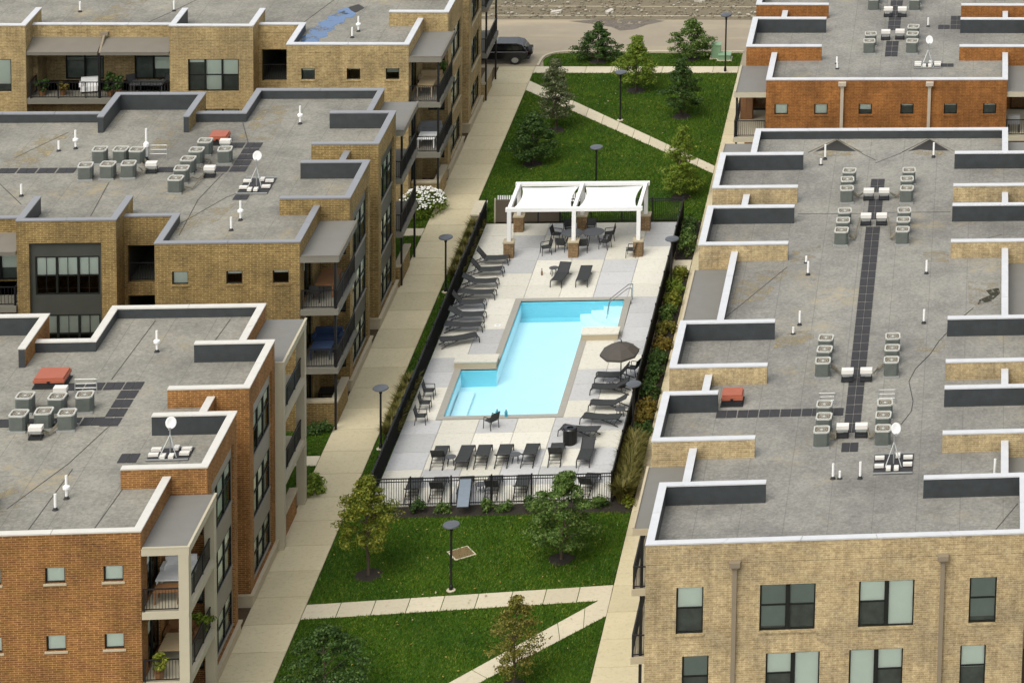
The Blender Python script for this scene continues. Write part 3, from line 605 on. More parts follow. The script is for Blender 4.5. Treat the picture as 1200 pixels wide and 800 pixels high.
# ------------------------------------------------------------------ long block on the right and the rust block behind it
def right_block(name, label, loc, brickm, ys, south, north, s_ops, wins, pipes, copm, front_bay, pipe_mat):
    e = thing(name, label, 'building', loc); org = loc; B = (e, org)
    wx, mx, ex, mex = 14.1, 15.72, 31.0, 29.46
    pts = []; 
    if front_bay: pts += [(14.85, south), (30.25, south), (30.25, south + 5.3), (mex, south + 5.3)]
    else: pts += [(15.6, south), (mex, south)]
    for a, b in ys: pts += [(mex, a), (ex, a), (ex, b), (mex, b)]
    pts += [(mex, north), (15.62, north)]
    for a, b in reversed(ys): pts += [(mx if pts[-1][0] != 15.62 else 15.62, b), (wx, b), (wx, a), (mx, a)]
    if front_bay: pts += [(mx, south + 5.3), (14.85, south + 5.3)]
    else: pts += [(15.6, pts[-1][1])]; 
    # tidy: force axis alignment
    q = [pts[0]]
    for p in pts[1:]:
        if abs(p[0] - q[-1][0]) < 0.2: p = (q[-1][0], p[1])
        if abs(p[1] - q[-1][1]) < 1e-6 and abs(p[0] - q[-1][0]) < 1e-6: continue
        q.append(p)
    if abs(q[-1][0] - q[0][0]) > 1e-6 and abs(q[-1][1] - q[0][1]) > 1e-6: q[-1] = (q[0][0], q[-1][1])
    pts = q
    walls(B, pts, DECK, [brickm], {0: s_ops})
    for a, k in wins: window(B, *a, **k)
    rf = MB(); rf.face([(x, y, DECK) for x, y in pts]); roof = rf.build('roof', 'roof_membrane_grey', e, org)
    pc = lambda ch, z: parapet(B, ch, z, brickm, copm)
    if front_bay:
        pc([(19.24, south + 5.3), (14.85, south + 5.3), (14.85, south), (30.25, south), (30.25, south + 5.3), (25.86, south + 5.3)], ZB)
        prev = south + 5.3
    else:
        pc([(15.6, ys[0][0]), (15.6, south), (mex, south), (mex, ys[0][0])], ZM); prev = None
    for i, (a, b) in enumerate(ys):
        nend = 16.5 if (front_bay and i == 0) else 18.47
        pc([(nend, b), (wx, b), (wx, a), (18.47, a)], ZB); pc([(26.58, a), (ex, a), (ex, b), (26.58, b)], ZB)
        if prev is not None:
            x_ = mx if i or front_bay else 15.6
            pc([(mx, a), (mx, prev)], ZM); pc([(mex, prev), (mex, a)], ZM)
        prev = b
    pc([(mex, prev), (mex, north), (15.62, north), (15.62, prev)], ZM)
    for (x, z) in pipes:
        m = MB(); m.box(x - 0.09, x + 0.09, south - 0.16, south - 0.005, 0.0, z - 0.32); po = m.build('downspout', pipe_mat, e, org)
        m = MB(); m.hexa([(x - 0.12, south - 0.2), (x + 0.12, south - 0.2), (x + 0.12, south - 0.004), (x - 0.12, south - 0.004)], z - 0.32, z - 0.2)
        m.hexa([(x - 0.22, south - 0.3), (x + 0.22, south - 0.3), (x + 0.22, south - 0.004), (x - 0.22, south - 0.004)], z - 0.2, z)
        m.build('conductor_head', pipe_mat, po, org)
    return e, roof, org, B
S = -24.3; row3 = [(16.08, 17.16, 1, [0.46]), (19.42, 21.66, 2, [-0.95, -0.45]), (23.42, 25.68, 2, [0.45, 1.0]), (27.95, 29.07, 1, [-0.9])]
row2 = [(16.36, 17.42, 1, [-0.45]), (19.72, 21.9, 2, [0.46, 1.0]), (23.1, 25.3, 2, [1.0, 0.45]), (27.66, 28.72, 1, [0.5])]
so_, wi_ = [], []
for z0, z1, row in ((6.5, 8.6, row3), (3.4, 5.5, row2), (0.5, 2.5, row3)):
    for (a, b, c, bl) in row: so_.append((a, b, z0, z1, 0.13)); wi_.append((('y', S, -1, a, b, z0, z1), dict(cols=c, split=0.46, blinds=bl, fw=0.055, sill='brick_tan', mul=1.6)))
RM = right_block('tan_brick_building', 'long tan brick apartment block with white parapet caps filling the right side', (22.5, 0, 0), 'brick_tan',
                 [(-15.1, -10.3), (-7.8, -2.75), (6.3, 11.35), (13.78, 18.73)], S, 23.3, so_, wi_, [(18.4, 9.75), (26.82, 9.75)], 'coping_white', True, 'downpipe')
S2 = 31.17; so_, wi_ = [], []
for dz in (0, -3.1):
    for (a, bl) in ((16.1, 1.0), (18.36, 1.0), (20.9, 0.6), (23.3, 0.2), (25.82, 0.15), (28.1, 0.15)):
        so_.append((a, a + 0.76, 8.0 + dz, 8.66 + dz, 0.14)); wi_.append((('y', S2, -1, a, a + 0.76, 8.0 + dz, 8.66 + dz), dict(cols=1, split=None, blinds=[bl], fw=0.05, sill='brick_rust')))
RF = right_block('rust_brick_building', 'rust orange brick apartment block with white caps at the far right', (22.5, 45, 0), 'brick_rust',
                 [(35.8, 41.05), (43.45, 48.4), (55, 60)], S2, 64, so_, wi_, [(19.93, 10.05), (24.95, 10.05)], 'coping_white', False, 'downpipe_light')
# lower canopy roofs and balconies on the west and east sides of the right blocks
def side_stack(b, polys, rail, post, cm, edge, floors=FLOORS[1:]):
    e, roof, org, B = b
    c = MB(); c.hexa(polys, 9.02, 9.34, 0, mtop=1); co_ = c.build('canopy', [cm, 'canopy_roof'], e, org)
    c = MB(); c.box(*edge, 9.342, 9.40); c.build('canopy_edge', cm, co_, org)
    for f in floors:
        s_ = MB(); s_.hexa(polys, f - 0.3, f); so2 = s_.build('balcony', cm, e, org); railing(B, so2, rail, f)
    m = MB(); px, py = post
    for (u, v_) in ((-0.05, 3.1), (3.4, 6.25), (6.55, 9.02)): m.box(px - 0.06, px + 0.06, py - 0.06, py + 0.06, u, v_)
    m.build('post', 'black_metal', e, org)
side_stack(RM, [(13.92, -20.6), (14.845, -20.6), (14.845, -18.995), (15.715, -18.995), (15.715, -15.11), (13.92, -15.11)], [(14.8, -20.52), (13.98, -20.52), (13.98, -15.2)], (14.3, -20.4), 'stone', (13.9, 14.0, -20.6, -15.11))
side_stack(RM, [(13.88, -2.74), (15.715, -2.74), (15.715, 6.0), (13.88, 6.0)], [(13.95, -2.6), (13.95, 5.9)], (14.0, 1.5), 'stone', (13.86, 13.97, -2.74, 6.0))
side_stack(RM, [(13.88, 18.75), (15.6, 18.75), (15.6, 23.2), (13.88, 23.2)], [(13.95, 18.9), (13.95, 23.1), (15.5, 23.1)], (14.0, 23.0), 'stone', (13.86, 13.97, 18.75, 23.2))
side_stack(RM, [(29.47, -2.74), (31.2, -2.74), (31.2, 6.28), (29.47, 6.28)], [(31.1, -2.6), (31.1, 6.1)], (31.05, 1.5), 'stone', (31.1, 31.22, -2.74, 6.28))
side_stack(RM, [(29.47, -19.0), (31.2, -19.0), (31.2, -15.11), (29.47, -15.11)], [(31.1, -19), (31.1, -15.2)], (31.05, -17), 'stone', (31.1, 31.22, -19, -15.11))
side_stack(RM, [(29.47, 18.75), (31.2, 18.75), (31.2, 23.2), (29.47, 23.2)], [(31.1, 18.9), (31.1, 23.1)], (31.05, 23), 'stone', (31.1, 31.22, 18.75, 23.2))
for x0, x1, xo in ((13.78, 15.59, 13.84), (29.47, 31.3, 31.22)):
    side_stack(RF, [(x0, 31.3), (x1, 31.3), (x1, 35.79), (x0, 35.79)], [(x0 if xo > 20 else x1, 31.38), (xo, 31.38), (xo, 35.7)], (xo + (0.1 if xo < 20 else -0.1), 31.5), 'frame_concrete', (min(xo - .05, xo + .05), max(xo - .05, xo + .05), 31.3, 35.79))
RFo = RF[2]
for x0, x1 in ((14.15, 15.55), (29.5, 30.9)):     # balcony back windows of the rust block
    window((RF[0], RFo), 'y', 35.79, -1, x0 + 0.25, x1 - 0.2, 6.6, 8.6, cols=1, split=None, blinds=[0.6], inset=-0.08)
# parapet cap end stops, roof walkway pads
def pads(b, rects):
    e, roof, org, B = b; cache = {}
    for (x0, x1, y0, y1) in rects:
        k = (round(x1 - x0, 2), round(y1 - y0, 2))
        if k not in cache:
            m = MB(); a, c = k[0] / 2 - 0.025, k[1] / 2 - 0.042; m.box(-a, -0.012, -c, c, 0, 0.022); m.box(0.012, a, -c, c, 0, 0.022); cache[k] = m.mesh('walkway_pad', 'pad')
        link('walkway_pad', cache[k], roof, ((x0 + x1) / 2 - org[0], (y0 + y1) / 2 - org[1], DECK + 0.004))
yy = [-14.8 + 0.938 * i for i in range(35)]
pads(RM, [(22.15, 22.92, y, y + 0.93) for y in yy if not (-13.9 < y < -13.0 or -8.0 < y < -7.3 or 10.2 < y < 10.8 or 13.6 < y < 14.3) and y < 16.6])
pads(RM, [(16.44 + 0.945 * i, 17.38 + 0.945 * i, -11.2, -10.4) for i in range(6)])
pads(RF, [(22.14, 22.93, 36.5 + 0.95 * i, 37.4 + 0.95 * i) for i in range(14) if i not in (3, 4)])
pads(RF, [(25.2, 25.95, 41.5, 42.3), (25.95, 26.75, 41.5, 42.3), (25.95, 26.75, 42.35, 43.15), (25.95, 26.75, 43.2, 44.0), (26.8, 27.6, 43.2, 44.0), (27.65, 28.4, 43.2, 44.0), (25.5, 26.3, 34.7, 35.3)])
pads(LF, [(-9.6 - 0.82 * i, -8.8 - 0.82 * i, -7.0, -6.2) for i in range(4)] + [(-9.62, -8.82, -7.0 - 0.9 * i, -6.15 - 0.9 * i) for i in range(1, 5)] + [(-9.65 - 0.95 * i, -8.75 - 0.95 * i, -11.45 + 0.0, -10.62 + 0.0) for i in range(0)] + [(-10.45 - 0.93 * i, -9.55 - 0.93 * i, -10.5, -9.65) for i in range(6)] + [(-8.0, -7.2, -14.1, -13.2), (-6.0, -5.6, -13.9, -12.9)])
pads(LM, [(-19.45 - 0.95 * i, -18.55 - 0.95 * i, 18.75, 19.5) for i in range(6)] + [(-14.6 + .95 * i, -13.7 + .95 * i, 18.75, 19.5) for i in range(1)] + [(-11.0, -10.15, 18.75 + 0.85 * i, 19.55 + 0.85 * i) for i in range(5)] + [(-11.9, -11.05, 22.15, 22.95), (-11.9, -11.05, 18.75, 19.55), (-9.95, -9.2, 14.9, 15.6)])
def roof_patch(b, pts, mat, name, z=0.005, label=None):
    e, roof, org, B = b; m = MB(); m.face([(x, y, DECK + z) for x, y in pts]); o = m.build(name, mat, roof, org)
    if label: o['label'] = label
roof_patch(LB, [(-11.6, 39.0), (-11.75, 39.9), (-11.45, 40.6), (-11.6, 41.3), (-11.2, 41.9), (-11.35, 42.6), (-10.9, 43.0), (-11.0, 43.7), (-10.6, 44.1), (-10.65, 44.8), (-10.2, 45.3), (-9.9, 44.7), (-9.5, 44.2), (-9.55, 43.5), (-9.95, 43.2), (-9.85, 42.4), (-10.3, 42.0), (-10.15, 41.2), (-10.5, 40.8), (-10.3, 40.0), (-10.7, 39.7), (-10.6, 39.1), (-11.1, 38.8)], 'roof_puddle', 'puddle', 0.006, 'blue rain puddle on the roof')
roof_patch(LB, [(-10.5, 44.3), (-10.1, 45.4), (-9.7, 45.9), (-9.2, 45.2), (-9.5, 44.4), (-9.9, 43.9)], 'wet_dark', 'wet_patch', 0.004)
for cx_ in (20.0, 25.1):
    roof_patch(RM, [(cx_ - 1.1, 21.1), (cx_ - 0.5, 21.35), (cx_ + 0.3, 21.2), (cx_ + 1.2, 21.15), (cx_ + 0.5, 22.2), (cx_ + 0.05, 22.9)], 'wet_dark', 'wet_patch')
    roof_patch(RM, [(cx_ - 1.2, 20.95), (cx_ - 0.5, 20.4), (cx_ + 0.6, 20.5), (cx_ + 1.4, 20.7), (cx_ + 1.2, 21.12), (cx_ + 0.3, 21.17), (cx_ - 0.5, 21.32)], 'stain_tan', 'dust_stain')
    m = MB()
    for sx in (-1.4, 1.5): m.tube((cx_, 22.95, DECK + 0.02), (cx_ + sx, 21.0, DECK + 0.02), 0.02)
    m.build('cricket_edge', 'conduit', RM[1], RM[2])
roof_patch(RM, [(28.0, 0.6), (28.7, 1.0), (29.1, 1.9), (29.05, 2.6), (28.4, 2.3), (28.6, 1.7), (28.1, 1.2)], 'leaf_litter', 'leaf_litter')
for b_, P_ in ((RM, [(16.1, 1.0), (17.6, 1.5), (18.6, 5.0), (17.2, 5.2), (16.2, 3.6)]), (RM, [(18.5, -4.0), (20.4, -3.4), (20.2, -2.0), (18.6, -2.2)]), (RM, [(25.2, -4.6), (26.5, -4.8), (26.5, -3.4), (25.0, -3.2)]), (RM, [(25.0, 6.0), (26.5, 5.8), (26.5, 7.4), (25.2, 7.2)]), (RM, [(18.6, 6.0), (20.2, 6.8), (20.0, 8.2), (18.6, 7.6)]), (RM, [(27.6, 0.6), (29.0, 0.4), (29.0, 3.2), (27.5, 3.4)]),
               (LF, [(-14.0, -19.6), (-11.5, -16.0), (-10.5, -17.2), (-12.5, -20.6)]), (LM, [(-12.0, 10.2), (-10.0, 12.2), (-9.6, 14.6), (-11.4, 13.4)]), (LM, [(-22.5, 19.6), (-20.6, 19.6), (-20.2, 24.4), (-21.8, 24.4)]), (LM, [(-11.6, 23.2), (-9.8, 23.4), (-10.0, 28.6), (-11.4, 28.4)]), (LM, [(-16.0, 22.2), (-14.6, 22.2), (-14.4, 25.0), (-15.4, 25.0)]), (LB, [(-24.2, 41.2), (-22.6, 41.0), (-21.8, 47), (-23.4, 47)])): roof_patch(b_, P_, 'stain_tan', 'dust_stain', 0.004)
def seam(b, pts, w_=0.035):
    e, roof, org, B = b
    m = MB()
    for p, q in zip(pts[:-1], pts[1:]):
        d = Vector((q[0] - p[0], q[1] - p[1], 0)).normalized(); n_ = Vector((-d.y, d.x, 0)) * w_ / 2
        m.hexa([(p[0] + n_.x, p[1] + n_.y), (p[0] - n_.x, p[1] - n_.y), (q[0] - n_.x, q[1] - n_.y), (q[0] + n_.x, q[1] + n_.y)], DECK + 0.003, DECK + 0.012)
    m.build('seam', 'seam', roof, org)
for b_, L_ in ((LF, [(-11.2, -17.9), (-9.9, -14.0), (-9.2, -10.6)]), (LF, [(-9.9, -20.6), (-9.6, -14.5)]), (LF, [(-7.4, -20.7), (-7.0, -14.3)]), (LF, [(-10.3, -5.9), (-10.0, 0.3)]), (LF, [(-6.9, -2.9), (-6.7, 0.3)]), (LM, [(-11.7, 11.9), (-10.3, 15.3), (-9.0, 17.0)]), (LM, [(-11.4, 10.4), (-11.6, 15.0), (-11.2, 18.6)]), (LM, [(-22, 21.0), (-20.4, 24.6)]), (LM, [(-11.9, 26.0), (-10.3, 20.9)]), (LM, [(-16.2, 13.0), (-16.5, 17.4)]), (LM, [(-22.0, 17.8), (-19.9, 14.6)]),
               (LB, [(-21.6, 40.8), (-19.9, 44.6), (-18.8, 47.5)]), (LB, [(-12.4, 41.4), (-11.2, 47)]), (RM, [(20.1, 23.0), (21.6, 20.7), (22.3, 19.8)]), (RM, [(25.0, 22.9), (23.6, 20.8), (22.3, 19.4)]), (RM, [(18.6, 12.35), (21.9, 12.3)]), (RM, [(23.1, 12.4), (26.5, 12.4)]), (RM, [(27.4, 8.2), (29.2, 9.3)]), (RM, [(15.9, -0.6), (18.5, 5.5)]), (RM, [(28.4, -23.6), (29.9, -20.0)])): seam(b_, L_)
# ------------------------------------------------------------------ pool terrace
dk = MB()
for q in ((-0.42, 10.72, -0.0, 9.2), (-0.42, 1.0, 9.2, 23.8), (9.0, 10.72, 9.2, 23.8), (-0.42, 10.72, 23.8, 34.5)): sheet(dk, *q, -0.05)
deck = struct('pool_terrace', dk, 'subbase')
XS = [-0.42, 1.38, 3.2, 5.08, 6.92, 8.78, 10.72]
YS = [-0.0, 1.9, 3.75, 5.6, 7.55, 9.1, 11.0, 12.9, 14.7, 16.4, 18.1, 19.9, 21.7, 23.85, 25.6, 27.3, 29.1, 30.9, 32.7, 34.5]
GREY = [(-0.42, 1.38, 3.75, 9.1), (-0.42, 1.38, 12.9, 16.4), (1.38, 3.2, 16.4, 19.9), (1.38, 3.2, 27.3, 32.7), (3.2, 5.08, 29.1, 30.9), (3.2, 5.08, 32.7, 34.5), (5.08, 6.92, 29.1, 32.7), (6.92, 8.78, 23.85, 29.1), (8.78, 10.72, 30.9, 34.5), (8.78, 10.72, 16.4, 23.85),
        (3.2, 5.08, 7.55, 9.1), (1.38, 3.2, 1.9, 3.75), (3.2, 5.08, 0, 1.9), (5.08, 6.92, 3.75, 5.6), (8.78, 10.72, 1.9, 5.6), (6.92, 8.78, 5.6, 9.1), (6.92, 8.78, 11.0, 14.7), (8.78, 10.72, 12.9, 14.7), (5.08, 6.92, 1.9, 3.75), (8.78, 10.72, 7.55, 9.1), (-0.42, 1.38, 19.9, 23.85), (6.92, 8.78, 1.9, 3.75)]
POOL = [(1.38, 9.48), (6.94, 9.48), (6.94, 19.1), (8.72, 19.1), (8.66, 23.5), (3.14, 23.5), (3.14, 14.95), (1.34, 14.95)]
def in_pool(x0, x1, y0, y1):
    rects = ((1.05, 7.27, 9.12, 15.3), (2.8, 7.27, 15.3, 18.75), (2.8, 9.05, 18.75, 23.85))
    return rects
cells = []
for i in range(6):
    for j in range(19):
        x0, x1, y0, y1 = XS[i], XS[i + 1], YS[j], YS[j + 1]; parts_ = [(x0, x1, y0, y1)]
        for (a, b, c, d) in in_pool(0, 0, 0, 0):
            nxt = []
            for (p, q, u, v) in parts_:
                if b <= p or a >= q or d <= u or c >= v: nxt.append((p, q, u, v)); continue
                if p < a: nxt.append((p, a, u, v))
                if q > b: nxt.append((b, q, u, v))
                pa, qb = max(p, a), min(q, b)
                if u < c: nxt.append((pa, qb, u, c))
                if v > d: nxt.append((pa, qb, d, v))
            parts_ = nxt
        grey = any(a <= (x0 + x1) / 2 <= b and c <= (y0 + y1) / 2 <= d for a, b, c, d in GREY)
        for p_ in parts_:
            if p_[1] - p_[0] > 0.05 and p_[3] - p_[2] > 0.05: cells.append((p_, grey))
slab_run(deck, 'deck_cream', [c for c, g_ in cells if not g_], 0.012, 0.06, 0.008)
slab_run(deck, 'deck_grey', [c for c, g_ in cells if g_], 0.010, 0.06, 0.008)
pool = thing('swimming_pool', 'turquoise stepped swimming pool in the middle of the terrace', 'pool', (5, 16, 0)); PO = (5, 16, 0)
m = MB(); zb = -1.0
m.face([(x, y, zb) for x, y in POOL])
for i in range(len(POOL)):
    a, b = POOL[i], POOL[(i + 1) % len(POOL)]; mm = 1 if (i in (4, 6)) else 0  # the two walls facing the camera get their shade as darker plaster
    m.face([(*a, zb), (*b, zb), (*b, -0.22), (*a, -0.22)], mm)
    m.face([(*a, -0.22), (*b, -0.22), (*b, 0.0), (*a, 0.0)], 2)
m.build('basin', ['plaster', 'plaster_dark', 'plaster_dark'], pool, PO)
m = MB(); m.face([(x, y, -0.1) for x, y in POOL]); m.build('water', 'pool_water', pool, PO)
ci, co = offs(POOL + [POOL[0]], -0.34), POOL + [POOL[0]]
cl = offs([POOL[-1]] + POOL + [POOL[0]], -0.34)[1:]
for i in range(len(POOL)):
    a, b, c, d = co[i], co[i + 1], cl[i + 1] if i + 1 < len(cl) else cl[0], cl[i]
    if i == len(POOL) - 1: c = cl[0]
    m = MB(); m.hexa([a, d, c, b], -0.06, 0.03); m.build('coping', 'pool_coping', pool, PO)
# corner steps, tanning ledge
for k, (r_, z_) in enumerate(((2.35, -0.8), (1.75, -0.58), (1.1, -0.36))):
    m = MB(); arc_ = [(8.66 - r_ * 1.0 * math.cos(t), 23.48 - r_ * 1.05 * math.sin(t)) for t in np.linspace(0, math.pi / 2, 22)]
    m.hexa([(8.66, 23.48)] + arc_, zb + 0.01, z_); m.build('step', 'plaster_white', pool, PO)
m = MB(); m.box(1.42, 2.2, 9.5, 14.0, zb + 0.01, -0.8); m.build('ledge', 'plaster_white', pool, PO)
m = MB(); m.box(3.16, 8.3, 22.9, 23.48, zb + 0.01, zb + 0.02); m.build('wall_shade_strip', 'plaster_dark', pool, PO)  # dark strip on the floor paints in the shade of the far wall
for lab, (x0, x1, y0, y1, h) in (('low stone wall beside the narrow arm of the pool on its left', (0.95, 3.13, 15.02, 15.9, 0.42)), ('low stone wall at the inner corner of the pool on its right', (6.98, 8.95, 18.2, 19.08, 0.42))):
    t_ = thing('seat_wall', lab, 'wall', ((x0 + x1) / 2, (y0 + y1) / 2, 0), group='low walls at the pool corners'); og = ((x0 + x1) / 2, (y0 + y1) / 2, 0)
    m = MB(); m.box(x0 + 0.03, x1 - 0.03, y0 + 0.03, y1 - 0.03, 0.0, h - 0.08); m.build('base', 'stone', t_, og)
    m = MB(); m.box(x0, x1, y0, y1, h - 0.08, h); m.build('cap', 'deck_cream', t_, og)
hr = thing('pool_handrail', 'bent steel handrail at the pool steps', 'handrail', (8.75, 22.9, 0))
for dy in (0.0, 0.55):
    m = MB(); m.path([(0.35, dy, 0.0), (0.35, dy, 0.95), (0.15, dy - 0.1, 0.98), (-0.75, dy - 0.9, 0.5), (-0.85, dy - 1.0, -0.4)], 0.028, 8); m.build('rail', 'steel', hr)
# ------------------------------------------------------------------ fences
def fence(name, label, a, b, h, n_posts, sp, org):
    e = thing(name, label, 'fence', org, group='black metal fences round the pool'); va, vb = Vector((*a, 0)), Vector((*b, 0)); L = (vb - va).length; d = (vb - va) / L; ang = math.atan2(d.y, d.x)
    ct = (va + vb) / 2 - Vector((org[0], org[1], 0))
    for z, hh in ((h - 0.05, 0.05), (h - 0.2, 0.035), (0.1, 0.04)):
        m = MB(); m.box(-L / 2, L / 2, -0.022, 0.022, z, z + hh); o = link('rail', m.mesh('rail', 'black_metal'), e, ct, ang)
    pm = MB(); pm.box(-0.035, 0.035, -0.035, 0.035, 0, h + 0.08); pme = pm.mesh('post', 'black_metal')
    for i in range(n_posts): p = va + d * (L * i / (n_posts - 1)) - Vector((org[0], org[1], 0)); link('post', pme, e, p, ang)
    km = MB(); km.box(-0.011, 0.011, -0.011, 0.011, 0.05, h - 0.04); kme = km.mesh('picket', 'black_metal')
    c = min(299, int(L / sp))
    for i in range(1, c): p = va + d * (L * i / c) - Vector((org[0], org[1], 0)); link('picket', kme, e, p, ang)
    return e
fence('pool_fence', 'black picket fence along the near end of the pool terrace', (-0.42, -0.02), (10.74, -0.02), 1.48, 7, 0.11, (5, -0.02, 0))
fl = fence('pool_fence', 'long black picket fence between the left footpath and the pool terrace', (-0.45, 0.05), (-0.45, 34.6), 1.48, 17, 0.115, (-0.45, 17, 0))
fr = fence('pool_fence', 'long black picket fence between the pool terrace and the right shrub bed', (10.75, 0.05), (10.75, 34.6), 1.48, 17, 0.115, (10.75, 17, 0))
fb = fence('pool_fence', 'black picket fence behind the white pergola', (3.75, 34.62), (10.7, 34.62), 1.48, 5, 0.11, (7.2, 34.62, 0))
# dark mesh screens fixed to the two long fences
for e_, x in ((fl, 0.03), (fr, -0.03)):
    m = MB(); m.box(x - 0.006, x + 0.006, -16.9, 17.55, 0.12, 1.28); m.build('screen', 'screen_black', e_)
en_ = thing('equipment_enclosure', 'brown panelled screen wall behind the left half of the pergola', 'screen', (1.9, 34.7, 0))
for i in range(3): m = MB(); m.box(-1.85 + i * 1.22, -0.66 + i * 1.22, -0.06, 0.06, 0.05, 1.42); m.build('panel', 'enclosure_brown', en_)
for i in range(4): m = MB(); m.box(-1.9 + i * 1.22, -1.82 + i * 1.22, -0.08, 0.08, 0, 1.5); m.build('post', 'frame_concrete' if i == 0 else 'black_metal', en_)
t_ = thing('gate_pier', 'pale concrete pier at the corner between the left footpath and pool fence', 'pier', (-1.0, 35.6, 0))
m = MB(); m.box(-0.3, 0.3, -1.1, 1.0, 0, 0.5); m.build('base', 'stone', t_); m = MB(); m.box(-0.34, 0.34, -1.14, 1.04, 0.5, 0.6); m.build('cap', 'walk_concrete', t_)
# ------------------------------------------------------------------ pergola
pg = thing('pergola', 'white two bay pergola with brick post bases over the dining area', 'pergola', (5.15, 31.55, 0)); o_ = (5.15, 31.55)
PXs, PYs = (1.57, 5.13, 8.72), (29.65, 33.45)
for x in PXs:
    for y in PYs:
        m = MB(); m.box(x - o_[0] - 0.27, x - o_[0] + 0.27, y - o_[1] - 0.27, y - o_[1] + 0.27, 0, 0.92); bo = m.build('post_base', 'brick_pier', pg)
        m = MB(); m.box(x - o_[0] - 0.31, x - o_[0] + 0.31, y - o_[1] - 0.31, y - o_[1] + 0.31, 0.92, 1.0); m.build('base_cap', 'stone', bo)
        m = MB(); m.box(x - o_[0] - 0.11, x - o_[0] + 0.11, y - o_[1] - 0.11, y - o_[1] + 0.11, 1.0, 2.78); m.build('post', 'white_paint', pg)
for y in PYs: m = MB(); m.box(PXs[0] - o_[0] - 0.2, PXs[2] - o_[0] + 0.2, y - o_[1] - 0.1, y - o_[1] + 0.1, 2.78, 3.0); m.build('beam', 'white_paint', pg)
for x in PXs: m = MB(); m.box(x - o_[0] - 0.1, x - o_[0] + 0.1, PYs[0] - o_[1] + 0.102, PYs[1] - o_[1] - 0.102, 2.8, 3.02); m.build('cross_beam', 'white_paint', pg)
for k, (x0, x1) in enumerate(((PXs[0] + 0.2, PXs[1] - 0.16), (PXs[1] + 0.2, PXs[2] - 0.16))):
    m = MB(); n_ = 12; grid = []
    y0, y1 = PYs[0] + 0.3, PYs[1] - 0.3
    for a in range(n_ + 1):
        for b in range(n_ + 1):
            u, v = a / n_ * 2 - 1, b / n_ * 2 - 1
            pin = 0.13
            xx = (x0 + x1) / 2 + (x1 - x0) / 2 * u * (1 - pin * (1 - v * v)); yy_ = (y0 + y1) / 2 + (y1 - y0) / 2 * v * (1 - 0.07 * (1 - u * u))
            zz = 2.84 + 0.03 * u * v - 0.17 * (1 - u * u) * (1 - v * v)
            m.v.append((xx, yy_, zz))
    for a in range(n_):
        for b in range(n_): i = a * (n_ + 1) + b; m.f.append((i, i + n_ + 1, i + n_ + 2, i + 1)); m.m.append(0)
    so2 = tag(m.build('shade_sail', 'sail_cloth', smooth=True), 'white shade sail stretched in the %s bay of the pergola' % ('left', 'right')[k], 'shade sail', 'white shade sails of the pergola')
    sm = so2.modifiers.new('thick', 'SOLIDIFY'); sm.thickness = 0.012
# ------------------------------------------------------------------ terrace furniture
def make_lounger(name, back_deg, mat='sling'):
    """sun lounger, foot end at +X, frame of bent tube, sling seat and backrest"""
    e = thing(name, 'x', 'sun lounger', group='sun loungers on the pool terrace')
    for s in (-1, 1):
        y = 0.31 * s
        m = MB(); m.path([(-0.28, y, 0.37), (0.3, y, 0.36), (0.86, y, 0.40)], 0.022, 6); m.build('side_rail', 'black_metal', e)
        m = MB(); m.path([(0.86, y, 0.40), (0.97, y, 0.34), (1.0, y, 0.02)], 0.026, 6); m.build('leg', 'black_metal', e)
        m = MB(); m.path([(-0.1, y * 0.94, 0.35), (-0.55, y * 0.94, 0.2), (-0.98, y * 0.94, 0.02)], 0.026, 6); m.build('leg', 'black_metal', e)
    m = MB(); prof = [(-0.28, 0.385), (0.0, 0.375), (0.35, 0.37), (0.7, 0.39), (0.9, 0.405)]
    for (a, z0), (b, z1) in zip(prof[:-1], prof[1:]): m.v += [(a, -0.295, z0), (a, 0.295, z0), (b, 0.295, z1), (b, -0.295, z1)]; k = len(m.v) - 4; m.f.append((k, k + 3, k + 2, k + 1)); m.m.append(0)
    so3 = m.build('seat', mat, e); so3.modifiers.new('t', 'SOLIDIFY').thickness = 0.015
    a = math.radians(back_deg); L = 0.72; ex, ez = -0.28 - L * math.cos(a), 0.385 + L * math.sin(a)
    m = MB(); m.v = [(-0.28, -0.295, 0.39), (-0.28, 0.295, 0.39), (ex, 0.295, ez), (ex, -0.295, ez)]; m.f = [(0, 1, 2, 3)]; m.m = [0]
    bo = m.build('backrest', mat, e); bo.modifiers.new('t', 'SOLIDIFY').thickness = 0.015
    m = MB(); m.path([(-0.28, -0.31, 0.385), (ex, -0.31, ez), (ex, 0.31, ez), (-0.28, 0.31, 0.385)], 0.02, 6)
    if back_deg > 8: m.tube((ex * 0.6, -0.25, 0.385 + (ez - 0.385) * 0.5), (-0.62, -0.25, 0.19), 0.014); m.tube((ex * 0.6, 0.25, 0.385 + (ez - 0.385) * 0.5), (-0.62, 0.25, 0.19), 0.014)
    m.build('back_frame', 'black_metal', e)
    m = MB()
    for x_, z_ in ((-0.35, 0.265), (-0.55, 0.19), (-0.75, 0.11)): m.tube((x_, -0.29, z_), (x_, 0.29, z_), 0.014)
    m.tube((0.94, -0.31, 0.36), (0.94, 0.31, 0.36), 0.018); m.build('crossbars', 'black_metal', e)
    return e
LT = {k: None for k in (6, 30, 52)}
def lounger(x, y, deg, back, label, grp):
    if LT[back] is None:
        LT[back] = make_lounger('sun_lounger', back); o = LT[back]; o.location = (x, y, 0.012); o.rotation_euler = (0, 0, math.radians(deg)); o['label'] = label
    else: o = copy_tree(LT[back], (x, y, 0.012), math.radians(deg), label)
    o['group'] = grp; return o
G1 = 'loungers in the row beside the left fence'
